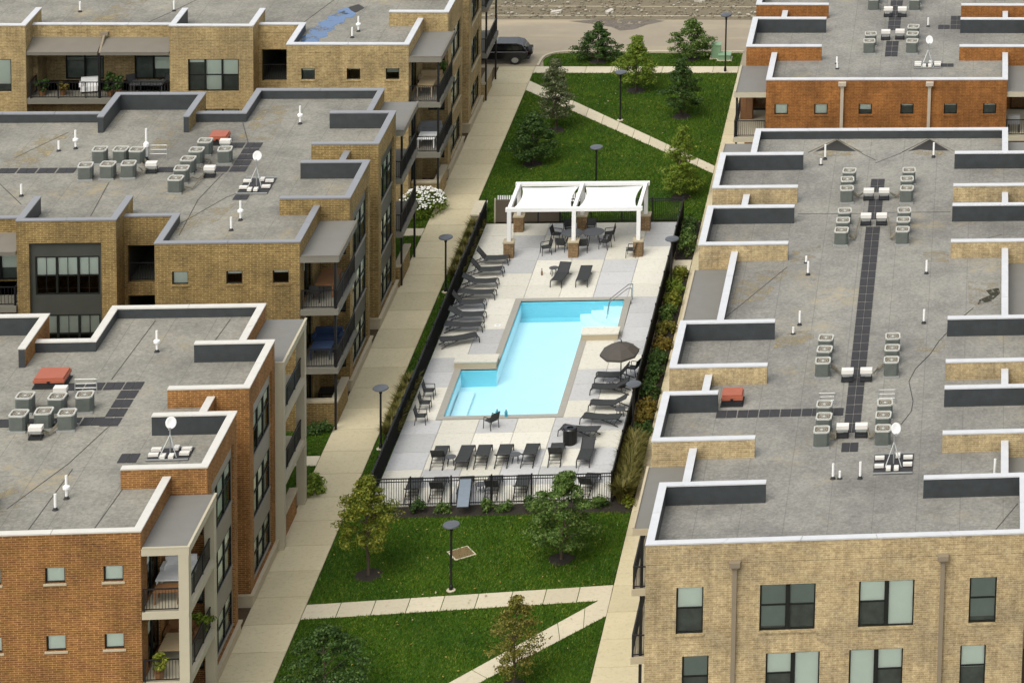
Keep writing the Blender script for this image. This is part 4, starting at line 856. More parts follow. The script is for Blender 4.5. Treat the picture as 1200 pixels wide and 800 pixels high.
for i, (y, b, a) in enumerate(((28.7, 52, 0), (27.1, 52, 2), (25.5, 30, 0), (24.0, 6, -2), (22.7, 52, 1), (21.1, 30, -2), (19.75, 6, 0))):
    lounger(0.72 - 0.05 * (i % 3) - (0.3 if i == 4 else 0), y, a, b, '%s dark sun lounger from the pergola in the row beside the left fence' % ORD[i], G1)
lounger(0.72, 18.1, 22, 6, 'flat dark lounger set askew at the near end of the left row', G1)
G2 = 'loungers in the row between the pool and the near fence'
for i, (x, b, a) in enumerate(((2.0, 52, 90), (3.2, 6, 88), (4.05, 30, 90), (5.05, 30, 89), (6.3, 30, 88), (7.55, 52, 91))):
    lounger(x, 4.55, a, b, '%s dark lounger from the left in the row facing the pool' % ORD[i], G2)
lounger(9.0, 4.45, -92, 30, 'dark lounger turned towards the near fence at the right end of the row', G2)
G3 = 'loungers seen through the near fence'
for i, (x, b, a) in enumerate(((1.35, 30, 92), (2.5, 52, 90), (3.75, 6, 93), (5.05, 52, 90), (6.4, 30, 90), (9.5, 52, 80))):
    lounger(x, 1.25, a, b, '%s dark lounger from the left right behind the near picket fence' % ORD[i], G3)
G4 = 'loungers on the right side of the terrace'
for (x, y, a, b, l) in ((9.35, 13.2, 180, 52, 'dark lounger on the far side of the umbrella pole'), (9.3, 11.8, 178, 30, 'dark lounger on the near side of the umbrella table'), (9.45, 9.9, 176, 30, 'dark lounger beside the small table by the right fence'),
                     (9.25, 8.3, 168, 6, 'dark lounger with open back frame, second behind the black trash can'), (8.35, 7.0, 166, 6, 'dark lounger directly behind the black trash can')): lounger(x, y, a, b, l, G4)
pl_ = make_lounger('folded_lounger', 6, 'sling_pale'); pl_.location = (4.0, -0.35, 0.75); pl_.rotation_euler = (0, math.radians(-52), math.radians(90)); pl_.scale = (0.7, 0.9, 0.9)
tag(pl_, 'pale blue grey lounger leaning on the outside of the near fence', 'sun lounger', G3)
def make_chair(name):
    e = thing(name, 'x', 'chair', group='dark patio chairs')
    m = MB(); m.box(-0.22, 0.24, -0.23, 0.23, 0.41, 0.435); m.build('seat', 'sling', e)
    m = MB(); m.hexa([(-0.25, -0.23), (-0.22, -0.23), (-0.22, 0.23), (-0.25, 0.23)], 0.45, 0.5)
    m.v = []; m.f = []; m.m = []; m.v = [(-0.23, -0.23, 0.46), (-0.23, 0.23, 0.46), (-0.34, 0.23, 0.9), (-0.34, -0.23, 0.9), (-0.21, -0.23, 0.46), (-0.21, 0.23, 0.46), (-0.32, 0.23, 0.9), (-0.32, -0.23, 0.9)]
    m.f = [(0, 3, 2, 1), (4, 5, 6, 7), (0, 1, 5, 4), (2, 3, 7, 6), (0, 4, 7, 3), (1, 2, 6, 5)]; m.m = [0] * 6; m.build('backrest', 'sling', e)
    for s in (-1, 1):
        m = MB(); m.path([(0.26, 0.26 * s, 0.0), (0.22, 0.26 * s, 0.64), (-0.26, 0.26 * s, 0.66)], 0.02, 6); m.build('arm', 'black_metal', e)
        m = MB(); m.path([(-0.28, 0.26 * s, 0.0), (-0.22, 0.26 * s, 0.42), (-0.34, 0.26 * s, 0.91)], 0.02, 6); m.build('leg', 'black_metal', e)
    return e
CH = [None]
def chair(x, y, deg, label, z=0.012, grp='dark patio chairs'):
    if CH[0] is None: CH[0] = make_chair('patio_chair'); o = CH[0]; o.location = (x, y, z); o.rotation_euler = (0, 0, math.radians(deg)); o['label'] = label
    else: o = copy_tree(CH[0], (x, y, z), math.radians(deg), label)
    o['group'] = grp; return o
for (x, y, a, l) in ((3.9, 31.9, -10, 'dark chair left of the dining tables facing them'), (3.55, 30.0, 200, 'dark chair turned away at the left edge of the dining group'), (4.35, 30.45, 80, 'dark chair on the near side of the left dining table'),
                     (4.5, 32.6, -70, 'dark chair behind the left dining table'), (5.7, 32.7, -95, 'dark chair behind the right dining table'), (6.85, 31.9, 190, 'dark chair at the right end of the dining group, farther back'),
                     (6.75, 30.7, 160, 'dark chair at the right end of the dining group, nearer'), (5.55, 30.3, 95, 'dark chair in front of the right dining table'), (8.35, 29.5, 175, 'lone dark chair beside the front right pergola post'),
                     (3.9, 8.1, 140, 'lone dark chair at the near edge of the pool'), (0.3, 11.7, 0, 'farthest of three dark chairs against the left fence'), (0.35, 10.3, 0, 'middle of three dark chairs against the left fence'), (0.4, 8.8, 0, 'nearest of three dark chairs against the left fence'),
                     (10.2, 13.9, 160, 'dark chair behind the umbrella near the right fence')): chair(x, y, a, l)
def make_table(name, r_, h, n_=20):
    e = thing(name, 'x', 'table')
    m = MB(); m.lathe([(r_ - 0.02, h - 0.03), (r_, h - 0.02), (r_, h), (0.0, h + 0.002)], n_); m.build('table_top', 'table_top', e)
    for k in range(4):
        a = math.pi / 4 + k * math.pi / 2; m = MB(); m.tube((r_ * 0.5 * math.cos(a), r_ * 0.5 * math.sin(a), h - 0.03), (r_ * 0.8 * math.cos(a), r_ * 0.8 * math.sin(a), 0), 0.018); m.build('leg', 'black_metal', e)
    return e
dt = make_table('dining_table', 0.62, 0.72); tag(dt, 'left round dark dining table under the pergola', 'table', 'dining tables under the pergola'); dt.location = (4.85, 31.35, 0.012)
copy_tree(dt, (6.0, 31.45, 0.012), 0.3, 'right round dark dining table under the pergola')
stb = make_table('side_table', 0.26, 0.45, 14)
stb['group'] = 'small round side tables'
for i, (x, y, l) in enumerate(((5.65, 4.25, 'small round table between the fourth and fifth loungers facing the pool'), (2.6, 4.15, 'small round table between the first two loungers facing the pool'), (4.4, 27.0, 'small round table beside the pair of loungers below the pergola'), (9.2, 12.4, 'small round table between the two loungers under the umbrella'), (10.1, 9.0, 'small round table by the right fence'), (4.45, 1.2, 'small round table just behind the near fence'))):
    if i == 0: stb.location = (x, y, 0.012); stb['label'] = l
    else: copy_tree(stb, (x, y, 0.012), 0.2 * i, l)
G5 = 'pair of loungers below the pergola'
lounger(4.9, 26.2, -99, 30, 'left dark lounger of the pair at the far end of the pool', G5)
lounger(6.15, 26.2, -91, 6, 'right dark lounger of the pair at the far end of the pool', G5)
um = thing('patio_umbrella', 'taupe patio umbrella near the right fence', 'umbrella', (9.72, 12.6, 0.012))
m = MB(); n_ = 8; top = (0.0, 0.0, 2.5); rr = 1.0
rim = [(rr * math.cos(2 * math.pi * i / n_ + 0.2), rr * math.sin(2 * math.pi * i / n_ + 0.2), 1.98) for i in range(n_)]
midr = [(x * 0.55, y * 0.55, 2.3) for x, y, z in rim]
for i in range(n_):
    j = (i + 1) % n_; m.face([top, midr[i], midr[j]]); m.face([midr[i], rim[i], rim[j], midr[j]]); m.face([rim[i], (rim[i][0], rim[i][1], 1.86), (rim[j][0], rim[j][1], 1.86), rim[j]])
cn = m.build('canopy', 'umbrella_cloth', um); cn.modifiers.new('t', 'SOLIDIFY').thickness = 0.01; cn.rotation_euler = (math.radians(3), math.radians(-2), 0)
m = MB(); m.tube((0, 0, 0.05), (0, 0, 2.6), 0.028, 8); m.build('pole', 'black_metal', um)
for i in range(n_): m = MB(); m.tube((0, 0, 2.42), tuple(c * 0.98 for c in rim[i][:2]) + (1.97,), 0.012, 5); m.build('rib', 'black_metal', um)
m = MB(); m.lathe([(0.3, 0), (0.3, 0.06), (0.06, 0.1), (0.05, 0.25)], 16); m.build('base', 'black_metal', um)
tc = thing('trash_can', 'black cylindrical trash can on the right part of the terrace', 'trash can', (8.0, 6.15, 0.012))
m = MB(); m.lathe([(0.30, 0), (0.32, 0.03), (0.32, 0.78), (0.29, 0.8)], 24); m.build('body', 'black_metal', tc, smooth=False)
m = MB(); m.lathe([(0.33, 0.78), (0.34, 0.82), (0.30, 0.86), (0.16, 0.88), (0.14, 0.80), (0.0, 0.78)], 24); m.build('lid', 'car_black', tc)
for k in range(20):
    a = 2 * math.pi * k / 20; m = MB(); m.tube((0.325 * math.cos(a), 0.325 * math.sin(a), 0.04), (0.325 * math.cos(a), 0.325 * math.sin(a), 0.76), 0.012, 4); m.build('slat', 'black_metal', tc)
for k, (x, y) in enumerate(((4.0, 9.35), (4.45, 9.3))):
    e = thing('bottle', '%s blue bottle standing on the near pool edge' % ('left', 'right')[k], 'bottle', (x, y, 0.03), group='bottles on the pool edge')
    m = MB(); m.lathe([(0.07, 0), (0.075, 0.02), (0.075, 0.26), (0.03, 0.34), (0.03, 0.4)], 10); m.build('body', 'bottle_blue', e); m = MB(); m.lathe([(0.035, 0.4), (0.035, 0.45)], 8); m.build('cap', 'white_paint', e)
# ------------------------------------------------------------------ lamp posts
def make_lamp(name):
    e = thing(name, 'x', 'lamp post', group='round headed courtyard lamps')
    m = MB(); m.lathe([(0.2, 0), (0.2, 0.04), (0.1, 0.06)], 16); m.build('footing', 'walk_concrete', e)
    m = MB(); m.lathe([(0.09, 0.05), (0.085, 0.25), (0.055, 0.3), (0.05, 2.95), (0.075, 3.0), (0.075, 3.12), (0.03, 3.16)], 10); m.build('pole', 'black_metal', e)
    m = MB(); m.lathe([(0.03, 3.15), (0.34, 3.22), (0.38, 3.26), (0.36, 3.31), (0.16, 3.35), (0.0, 3.36)], 24); m.build('lamp_head', 'lamp_grey', e)
    m = MB(); m.lathe([(0.26, 3.20), (0.26, 3.215)], 16); m.build('lens', 'white_paint', e)
    return e
plain('lamp_grey', (0.085, 0.095, 0.11), 0.45, var=0.15)
lm = make_lamp('courtyard_lamp')
for i, (x, y, l) in enumerate(((4.65, -8.2, 'round headed lamp post on the near lawn beside the cross walk'), (-1.05, 6.1, 'round headed lamp post by the left fence beside the three chairs'), (-1.1, 24.9, 'round headed lamp post by the left fence beside the first loungers'), (11.1, 24.3, 'round headed lamp post in the right bed level with the far pool edge'),
                               (11.08, 5.95, 'round headed lamp post in the right bed level with the trash can'), (5.3, 38.3, 'round headed lamp post on the far lawn just behind the pergola'), (5.2, 51.3, 'round headed lamp post in the middle of the far lawn'), (11.0, 60.2, 'tall lamp post beside the far sidewalk at the right'))):
    if i == 0: lm.location = (x, y, 0); lm['label'] = l
    else:
        c = copy_tree(lm, (x, y, -0.01), 0, l)
        if i == 7: c.scale = (1, 1, 1.25)
# ------------------------------------------------------------------ far side: car, utility boxes, benches, lid
car = thing('parked_car', 'black off road car with rear spare wheel parked on the road', 'car', (-4.0, 62.65, -0.04)); car.scale = (1, 1, 0.84); 
def loft(rows, mat, name, par):   # rows: (x, halfwidth, z0, z1)
    m = MB()
    for (x, hw, z0, z1) in rows: m.v += [(x, -hw, z0), (x, hw, z0), (x, hw, z1), (x, -hw, z1)]
    for i in range(len(rows) - 1):
        k = i * 4
        for a in range(4): b = (a + 1) % 4; m.f.append((k + a, k + 4 + a, k + 4 + b, k + b)); m.m.append(0)
    m.f += [(0, 1, 2, 3), (len(m.v) - 1, len(m.v) - 2, len(m.v) - 3, len(m.v) - 4)]; m.m += [0, 0]
    o = m.build(name, mat, par); bv = o.modifiers.new('b', 'BEVEL'); bv.width = 0.09; bv.segments = 3; return o
loft([(-2.1, 0.72, 0.45, 0.85), (-1.95, 0.82, 0.4, 0.98), (-0.75, 0.86, 0.38, 1.05), (1.7, 0.86, 0.38, 1.08), (1.95, 0.84, 0.42, 1.06)], 'car_black', 'body', car)
loft([(-0.95, 0.76, 1.04, 1.08), (-0.4, 0.68, 1.04, 1.56), (-0.05, 0.66, 1.04, 1.70), (1.2, 0.66, 1.05, 1.70), (1.6, 0.67, 1.05, 1.58), (1.9, 0.74, 1.05, 1.10)], 'car_black', 'cabin', car)
for s in (-1, 1):
    for (x0, x1) in ((-0.25, 0.3), (0.38, 0.95), (1.03, 1.4)):
        m = MB(); m.box(x0, x1, 0.70 * s - 0.02, 0.70 * s + 0.02, 1.14, 1.5); m.build('side_window', 'car_glass', car)
    for x in (-1.35, 1.2):
        m = MB(); m.tube((x, 0.62 * s, 0.38), (x, 0.9 * s, 0.38), 0.38, 20); wo = m.build('wheel', 'rubber', car)
        m = MB(); m.tube((x, 0.895 * s, 0.38), (x, 0.915 * s, 0.38), 0.22, 14); m.build('rim', 'galvanised', wo)
    m = MB(); m.box(1.93, 1.975, 0.62 * s - 0.09, 0.62 * s + 0.09, 0.78, 0.98); m.build('tail_light', 'tail_red', car)
    m = MB(); m.box(-0.75, -0.6, 0.9 * s - 0.08, 0.9 * s + 0.08, 1.08, 1.24); m.build('mirror', 'car_black', car)
m = MB(); m.tube((1.97, 0.0, 0.92), (2.2, 0.0, 0.92), 0.37, 20); sw = m.build('spare_wheel', 'rubber', car); m = MB(); m.tube((2.2, 0, 0.92), (2.22, 0, 0.92), 0.2, 14); m.build('rim', 'galvanised', sw)
m = MB(); m.box(1.95, 2.1, -0.8, 0.8, 0.42, 0.58); m.build('rear_bumper', 'rubber', car)
m = MB(); m.box(1.72, 1.8, -0.5, 0.5, 1.16, 1.42); m.build('rear_window', 'car_glass', car)
for lab, nm, (x, y), (a, b, c) in (('tall pale green utility box on the far grass strip', 'utility_box', (10.15, 63.1), (0.3, 0.3, 0.95)), ('low pale green utility box beside the taller one', 'utility_box', (10.75, 62.8), (0.4, 0.35, 0.35))):
    e = thing(nm, lab, 'utility box', (x, y, -0.015), group='pale green utility boxes'); m = MB(); m.box(-a, a, -b, b, 0.05, c); m.build('cabinet', 'utility_green', e)
    m = MB(); m.hexa([(-a - 0.03, -b - 0.03), (a + 0.03, -b - 0.03), (a + 0.03, b + 0.03), (-a - 0.03, b + 0.03)], c, c + 0.06); m.build('lid', 'utility_green', e); m = MB(); m.box(-a - 0.1, a + 0.1, -b - 0.1, b + 0.1, -0.02, 0.05); m.build('pad', 'walk_concrete', e)
for k, (x, y, l) in enumerate(((0.35, 37.0, 'white slatted bench on the grass left of the pergola'), (4.4, 37.3, 'white slatted bench seen through the middle of the pergola'))):
    e = thing('slatted_bench', l, 'bench', (x, y, 0), group='white slatted benches behind the pergola'); e.scale = (0.75, 0.8, 0.72)
    for i in range(9): m = MB(); m.box(-0.72 + i * 0.17, -0.62 + i * 0.17, 0.2, 0.23, 0.45, 0.95); m.build('back_slat', 'white_paint', e)
    for i in range(4): m = MB(); m.box(-0.75, 0.8, -0.25 + i * 0.11, -0.16 + i * 0.11, 0.42, 0.45); m.build('seat_slat', 'white_paint', e)
    for s in (-0.7, 0.7):
        for yy_ in (-0.2, 0.2): m = MB(); m.box(s - 0.03, s + 0.03, yy_ - 0.03, yy_ + 0.03, 0, 0.42); m.build('leg', 'white_paint', e)
e = thing('drain_cover', 'brown square drain cover with pale rim in the near lawn', 'drain cover', (4.55, -4.75, -0.01), math.radians(32)); m = MB(); m.box(-0.5, 0.5, -0.5, 0.5, 0, 0.03); m.build('rim', 'walk_concrete', e)
m = MB(); m.box(-0.43, 0.43, -0.43, 0.43, 0.031, 0.045); m.build('plate', 'lid_brown', e)
e = thing('lawn_ramp', 'short concrete crossing slab through the right shrub bed', 'slab', (11.3, 28.0, 0)); m = MB(); m.box(-0.5, 0.5, -0.85, 0.85, -0.05, 0.02); m.build('slab', 'walk_concrete', e)
m = MB(); m.box(-0.5, -0.45, -0.9, 0.9, 0.0, 0.06); m.build('edging', 'kerb_concrete', e)

e = thing('skimmer_lid', 'white skimmer lid on the terrace left of the pool', 'lid', (2.35, 20.4, 0.012)); m = MB(); m.box(-0.16, 0.16, -0.14, 0.14, 0, 0.012); m.build('plate', 'white_paint', e); m = MB(); m.lathe([(0.1, 0.012), (0.1, 0.02), (0.0, 0.022)], 14); m.build('cap', 'dish_white', e)
e = thing('drink_bottle', 'small brown bottle standing left of the far pair of loungers', 'bottle', (3.75, 27.0, 0.012)); m = MB(); m.lathe([(0.05, 0), (0.05, 0.22), (0.02, 0.3), (0.02, 0.38)], 10); m.build('body', 'wood_brown', e); m = MB(); m.lathe([(0.025, 0.38), (0.025, 0.41)], 8); m.build('cap', 'rubber', e)
# ------------------------------------------------------------------ roof equipment
def make_ac(name, casing='casing_green'):
    e = thing(name, 'x', 'air conditioner', group='x'); a, h, cc = 0.33, 0.74, 0.09
    oc = [(-a + cc, -a), (a - cc, -a), (a, -a + cc), (a, a - cc), (a - cc, a), (-a + cc, a), (-a, a - cc), (-a, -a + cc)]
    m = MB(); m.hexa(oc, 0.1, h); m.build('casing', casing, e)
    m = MB()
    for i in range(9): z = 0.15 + i * 0.062; m.hexa([(x * 1.025, y * 1.025) for x, y in oc], z, z + 0.02)
    m.build('louvres', 'casing_green', e)
    m = MB(); ri = [(x * 0.88, y * 0.88) for x, y in oc]; ro = [(x * 1.06, y * 1.06) for x, y in oc]
    for i in range(8):
        j = (i + 1) % 8; m.hexa([ro[i], ro[j], ri[j], ri[i]], h, h + 0.07)
    m.build('top_rim', 'casing_rim', e)
    m = MB(); m.hexa(ri, h - 0.02, h + 0.005); m.build('fan_deck', 'fan_rust', e)
    m = MB()
    for r_ in (0.13, 0.22):
        for q in range(16):
            a0, a1 = 2 * math.pi * q / 16, 2 * math.pi * (q + 1) / 16; m.tube((r_ * math.cos(a0), r_ * math.sin(a0), h + 0.03), (r_ * math.cos(a1), r_ * math.sin(a1), h + 0.03), 0.006, 4)
    for q in range(4): a0 = math.pi * q / 4; m.tube((0.28 * math.cos(a0), 0.28 * math.sin(a0), h + 0.035), (-0.28 * math.cos(a0), -0.28 * math.sin(a0), h + 0.035), 0.006, 4)
    m.lathe([(0.06, h + 0.0), (0.06, h + 0.05), (0.0, h + 0.06)], 10); m.build('fan_guard', 'casing_rim', e)
    for b_ in (-a - 0.02, a - 0.05): m = MB(); m.box(-a - 0.04, a + 0.04, b_, b_ + 0.07, 0, 0.1); m.build('skid', 'galvanised', e)
    return e
AC = [None]
def ac(x, y, label, grp, rz=0):
    if AC[0] is None: AC[0] = make_ac('condenser_unit'); o = AC[0]; o.location = (x, y, DECK + 0.005); o['label'] = label
    else: o = copy_tree(AC[0], (x + R.uniform(-.04, .04), y + R.uniform(-.04, .04), DECK + 0.005), R.uniform(-0.08, 0.08), label)
    o['group'] = grp
Rr = [('nearest', -14.1, 20.93 + 0.35, 23.95), ('second nearest', -7.1, 20.95, 24.05), ('third', 8.3, 21.05, 24.1), ('farthest', 13.9, 21.0, 24.15)]
for nm, y, xl, xr in Rr:
    for side, x in (('left', xl), ('right', xr)):
        for k in range(3): ac(x, y + 1.27 * k, '%s condenser of the %s cluster on the %s of the tan roof' % (('front', 'middle', 'rear')[k], nm, side), 'condensers on the long tan building')
for side, x, n_ in (('left', 21.2, 2), ('right', 23.75, 3)):
    for k in range(n_): ac(x, 37.2 + 1.3 * k, '%s condenser of the near cluster on the %s of the rust roof' % (('front', 'middle', 'rear')[k], side), 'condensers on the rust building')
    for k in range(2): ac(x - 0.05, 45.1 + 1.3 * k, '%s condenser of the far cluster on the %s of the rust roof' % (('front', 'rear')[k], side), 'condensers on the rust building')
for x, y, l in ((-13.05, -8.95, 'left condenser of the back row'), (-11.63, -9.15, 'middle condenser of the back row'), (-10.55, -9.0, 'right condenser of the back row'), (-12.8, -10.7, 'left condenser of the front row'), (-11.85, -10.55, 'middle condenser of the front row'), (-10.8, -10.7, 'right condenser of the front row')):
    ac(x, y, l + ' on the orange roof', 'condensers on the orange building')
for x, y, l in ((-17.74, 17.98, 'left condenser in the front row of the left cluster'), (-16.71, 18.05, 'middle condenser in the front row of the left cluster'), (-15.75, 18.2, 'right condenser in the front row of the left cluster'), (-17.64, 20.2, 'left condenser in the back row of the left cluster'), (-16.65, 20.2, 'middle condenser in the back row of the left cluster'), (-15.8, 20.1, 'right condenser in the back row of the left cluster'),
                (-12.89, 16.1, 'nearest condenser of the slanting row'), (-12.95, 17.45, 'second condenser of the slanting row'), (-12.94, 18.75, 'third condenser of the slanting row'), (-12.83, 20.05, 'fourth condenser of the slanting row'), (-12.69, 21.3, 'fifth condenser of the slanting row'), (-11.43, 20.1, 'lone condenser right of the slanting row')):
    ac(x, y, l + ' on the amber roof', 'condensers on the amber building')
def make_box(name):
    e = thing(name, 'x', 'electrical box', group='electrical boxes on the roofs')
    m = MB(); m.box(-0.27, 0.27, -0.17, 0.17, 0.42, 0.6); m.build('cover', 'box_beige', e)
    m = MB(); m.box(-0.24, 0.24, -0.15, 0.15, 0.3, 0.42); m.build('body', 'galvanised', e)
    m = MB()
    m.box(-0.28, 0.28, -0.2, 0.2, 0.06, 0.1); m.build('shelf', 'rubber', e)
    for a in (-0.24, 0.24):
        for b in (-0.16, 0.16): m = MB(); m.tube((a, b, 0), (a, b, 0.3), 0.02, 5); m.build('leg', 'rubber', e)
    return e
bx = make_box('electrical_box'); first = True
BXS = [(22.16, -13.3, 'pale electrical box left of the nearest gap in the pad path'), (22.98, -13.3, 'pale electrical box right of the nearest gap in the pad path'), (22.1, -7.65, 'pale electrical box left of the second gap in the pad path'), (22.95, -7.65, 'pale electrical box right of the second gap in the pad path'), (22.15, 10.8, 'pale electrical box left of the third gap in the pad path'), (22.95, 10.8, 'pale electrical box right of the third gap in the pad path'),
       (22.15, 14.2, 'pale electrical box left of the farthest gap in the pad path'), (22.95, 14.2, 'pale electrical box right of the farthest gap in the pad path'), (-11.9, -7.8, 'white electrical box behind the condensers on the orange building'), (-11.85, -11.6, 'white electrical box in front of the condensers on the orange building'), (-11.75, 18.1, 'pale electrical box right of the slanting condenser row'), (-14.75, 18.75, 'pale electrical box right of the left condenser cluster'),
       (-11.85, 21.9, 'pale electrical box behind the lone condenser'), (22.1, 39.6, 'pale electrical box left of the path on the rust building'), (22.95, 39.7, 'pale electrical box right of the path on the rust building'), (22.1, 43.9, 'far pale electrical box left of the path on the rust building'), (22.95, 43.9, 'far pale electrical box right of the path on the rust building')]
for i, (x, y, l) in enumerate(BXS):
    if i == 0: bx.location = (x, y, DECK + 0.005); bx['label'] = l
    else: copy_tree(bx, (x, y, DECK + 0.005), 0, l)
# refrigerant lines from each cluster to its box: one thing per run
def lines(label, runs):
    e = thing('refrigerant_lines', label, 'pipes', (runs[0][0][0], runs[0][0][1], DECK), group='insulated pipe runs on the roofs')
    for rn in runs:
        m = MB(); m.path([(x - runs[0][0][0], y - runs[0][0][1], z) for x, y, z in rn], 0.035, 6); m.build('pipe', 'conduit', e)
for nm, y, xl, xr in Rr:
    yb = {'nearest': -13.3, 'second nearest': -7.65, 'third': 10.8, 'farthest': 14.2}[nm]
    lines('pipe run beside the %s left cluster of the tan roof' % nm, [[(xl + 0.35, y + 0.2 * k + 0.3, 0.3), (xl + 0.6, y + 0.4 + 0.1 * k, 0.12), (21.85, yb - 0.05 * k, 0.4)] for k in range(3)])
    lines('pipe run beside the %s right cluster of the tan roof' % nm, [[(xr - 0.35, y + 0.2 * k + 0.3, 0.3), (xr - 0.6, y + 0.4 + 0.1 * k, 0.12), (23.28, yb - 0.05 * k, 0.4)] for k in range(3)])
lines('pipe run among the condensers on the orange building', [[(-12.6, -9.0, 0.3), (-12.2, -8.7, 0.12), (-12.1, -8.0, 0.35)], [(-11.3, -9.0, 0.3), (-11.5, -8.4, 0.12), (-11.7, -8.0, 0.35)], [(-12.4, -10.8, 0.3), (-12.2, -11.3, 0.1), (-12.1, -11.6, 0.35)], [(-11.2, -10.7, 0.3), (-11.4, -11.3, 0.12), (-11.6, -11.5, 0.35)], [(-11.2, -10.9, 0.25), (-11.4, -11.4, 0.1), (-11.6, -11.6, 0.3)]])
lines('pipe run beside the slanting condenser row on the amber building', [[(-12.5, 16.1 + 1.3 * k, 0.3), (-12.2, 16.3 + 1.3 * k, 0.1), (-12.0, 18.0, 0.2 + 0.05 * k)] for k in range(4)])
lines('pipe run right of the left condenser cluster on the amber building', [[(-15.4, 18.2 + 0.6 * k, 0.3), (-15.1, 18.4 + 0.3 * k, 0.1), (-14.95, 18.75, 0.35)] for k in range(4)])
def stand(label, x, y, w_, h_):
    e = thing('pipe_stand', label, 'pipe stand', (x, y, DECK), group='empty metal pipe stands'); m = MB()
    for a in (-w_ / 2, w_ / 2): m = MB(); m.tube((a, 0, 0), (a, 0, h_), 0.025, 6); m.build('upright', 'galvanised', e)
    for z in (h_, h_ * 0.7, h_ * 0.4): m = MB(); m.tube((-w_ / 2, 0, z), (w_ / 2, 0, z), 0.02, 6); m.build('crossbar', 'galvanised', e)
stand('metal pipe stand behind the nearest left cluster of the tan roof', 21.3, -10.1, 0.7, 0.6); stand('metal pipe stand behind the nearest right cluster of the tan roof', 24.0, -10.1, 0.75, 0.7)
stand('metal pipe stand behind the condensers on the orange building', -11.0, -7.3, 0.9, 0.7); stand('metal pipe stand behind the left cluster on the amber building', -14.9, 20.6, 0.9, 0.8)
# pipe vents
def make_vent(name, h, r_, double):
    e = thing(name, 'x', 'vent pipe', group='white plastic vent pipes'); m = MB(); m.lathe([(0.13, 0), (0.09, 0.05), (r_ + 0.012, 0.12)], 12); m.build('boot', 'rubber', e)
    m = MB(); m.lathe([(r_, 0.02), (r_, h), (r_ * 0.75, h + 0.003), (r_ * 0.7, h - 0.1)], 12); m.build('pipe', 'pvc_white', e, smooth=False)
    if double: m = MB(); m.lathe([(r_ + 0.01, 0.42), (0.14, 0.46), (0.14, 0.56), (r_ + 0.01, 0.62)], 14); m.build('collar', 'pvc_white', e)
    return e
VT = {False: None, True: None}
def vent(x, y, label, double=False, sc_=1.0):
    if VT[double] is None: VT[double] = make_vent('vent_pipe', 1.05 if double else 0.72, 0.052, double); o = VT[double]; o.location = (x, y, DECK + 0.003); o['label'] = label
    else: o = copy_tree(VT[double], (x, y, DECK + 0.003), 0, label)
    o.scale = (1, 1, sc_)
for a in ((19.58, 4.5, 'tall white vent pipe left of the pad path level with the third bay', 0, 1), (19.4, 6.0, 'short white vent stub beside the tall pipe left of the path', 0, .5), (19.54, -1.4, 'white vent pipe left of the pad path near the middle bay', 0, 1), (19.3, -2.4, 'short white vent stub near the middle left bay', 0, .5), (25.42, 4.45, 'white vent pipe right of the path above the fallen leaves bay', 0, 1), (25.44, -1.45, 'white vent pipe right of the path level with the middle bay', 0, 1),
          (21.95, -17.25, 'left white vent pipe of the pair near the front edge of the tan roof', 0, 1), (22.24, -17.25, 'short vent stub next to the left pipe near the front edge', 0, .5), (23.11, -17.3, 'right white vent pipe near the front edge beside the dish tray', 0, 1.1), (19.56, 20.0, 'white vent pipe below the left cricket at the far end of the tan roof', 0, 1.2), (19.38, 19.2, 'short vent stub below the left cricket', 0, .5), (25.42, 20.2, 'white vent pipe below the right cricket at the far end', 0, 1.2),
          (19.47, 34.4, 'short white vent pipe on the rust roof, nearer one', 0, .6), (19.4, 35.3, 'short white vent pipe on the rust roof, farther one', 0, .6), (24.6, 42.0, 'white vent pipe right of the far path on the rust roof', 0, .8),
          (-9.29, -18.1, 'single white vent pipe near the front edge of the orange roof', 0, 1), (-9.12, -17.15, 'double collared white vent near the front edge of the orange roof', 1, 1), (-9.09, -3.1, 'double collared white vent near the back edge of the orange roof', 1, 1), (-20.14, 21.9, 'single white vent at the far left of the amber roof', 0, .8), (-19.39, 22.2, 'double collared white vent at the far left of the amber roof', 1, 1),
          (-20.21, 15.7, 'white vent pipe near the front left edge of the amber roof', 0, .9), (-8.87, 25.7, 'double collared white vent near the far right corner of the amber roof', 1, 1), (-9.08, 10.95, 'single white vent near the front right of the amber roof', 0, 1), (-8.93, 12.25, 'double collared white vent near the front right of the amber roof', 1, 1), (-15.45, 20.5, 'tall white vent behind the left condenser cluster', 1, 1.7),
          (-25.11, 44.3, 'white vent on the left part of the buff roof', 0, .9), (-19.92, 44.5, 'white vent on the middle part of the buff roof', 0, .9), (-8.89, 39.8, 'single white vent beside the blue puddle', 0, .9), (-8.75, 40.9, 'double collared white vent beside the blue puddle', 1, .9), (28.9, -17.5, 'thin white pipe inside the front right bay of the tan roof', 0, 1.2)):
    vent(a[0], a[1], a[2], bool(a[3]), a[4])
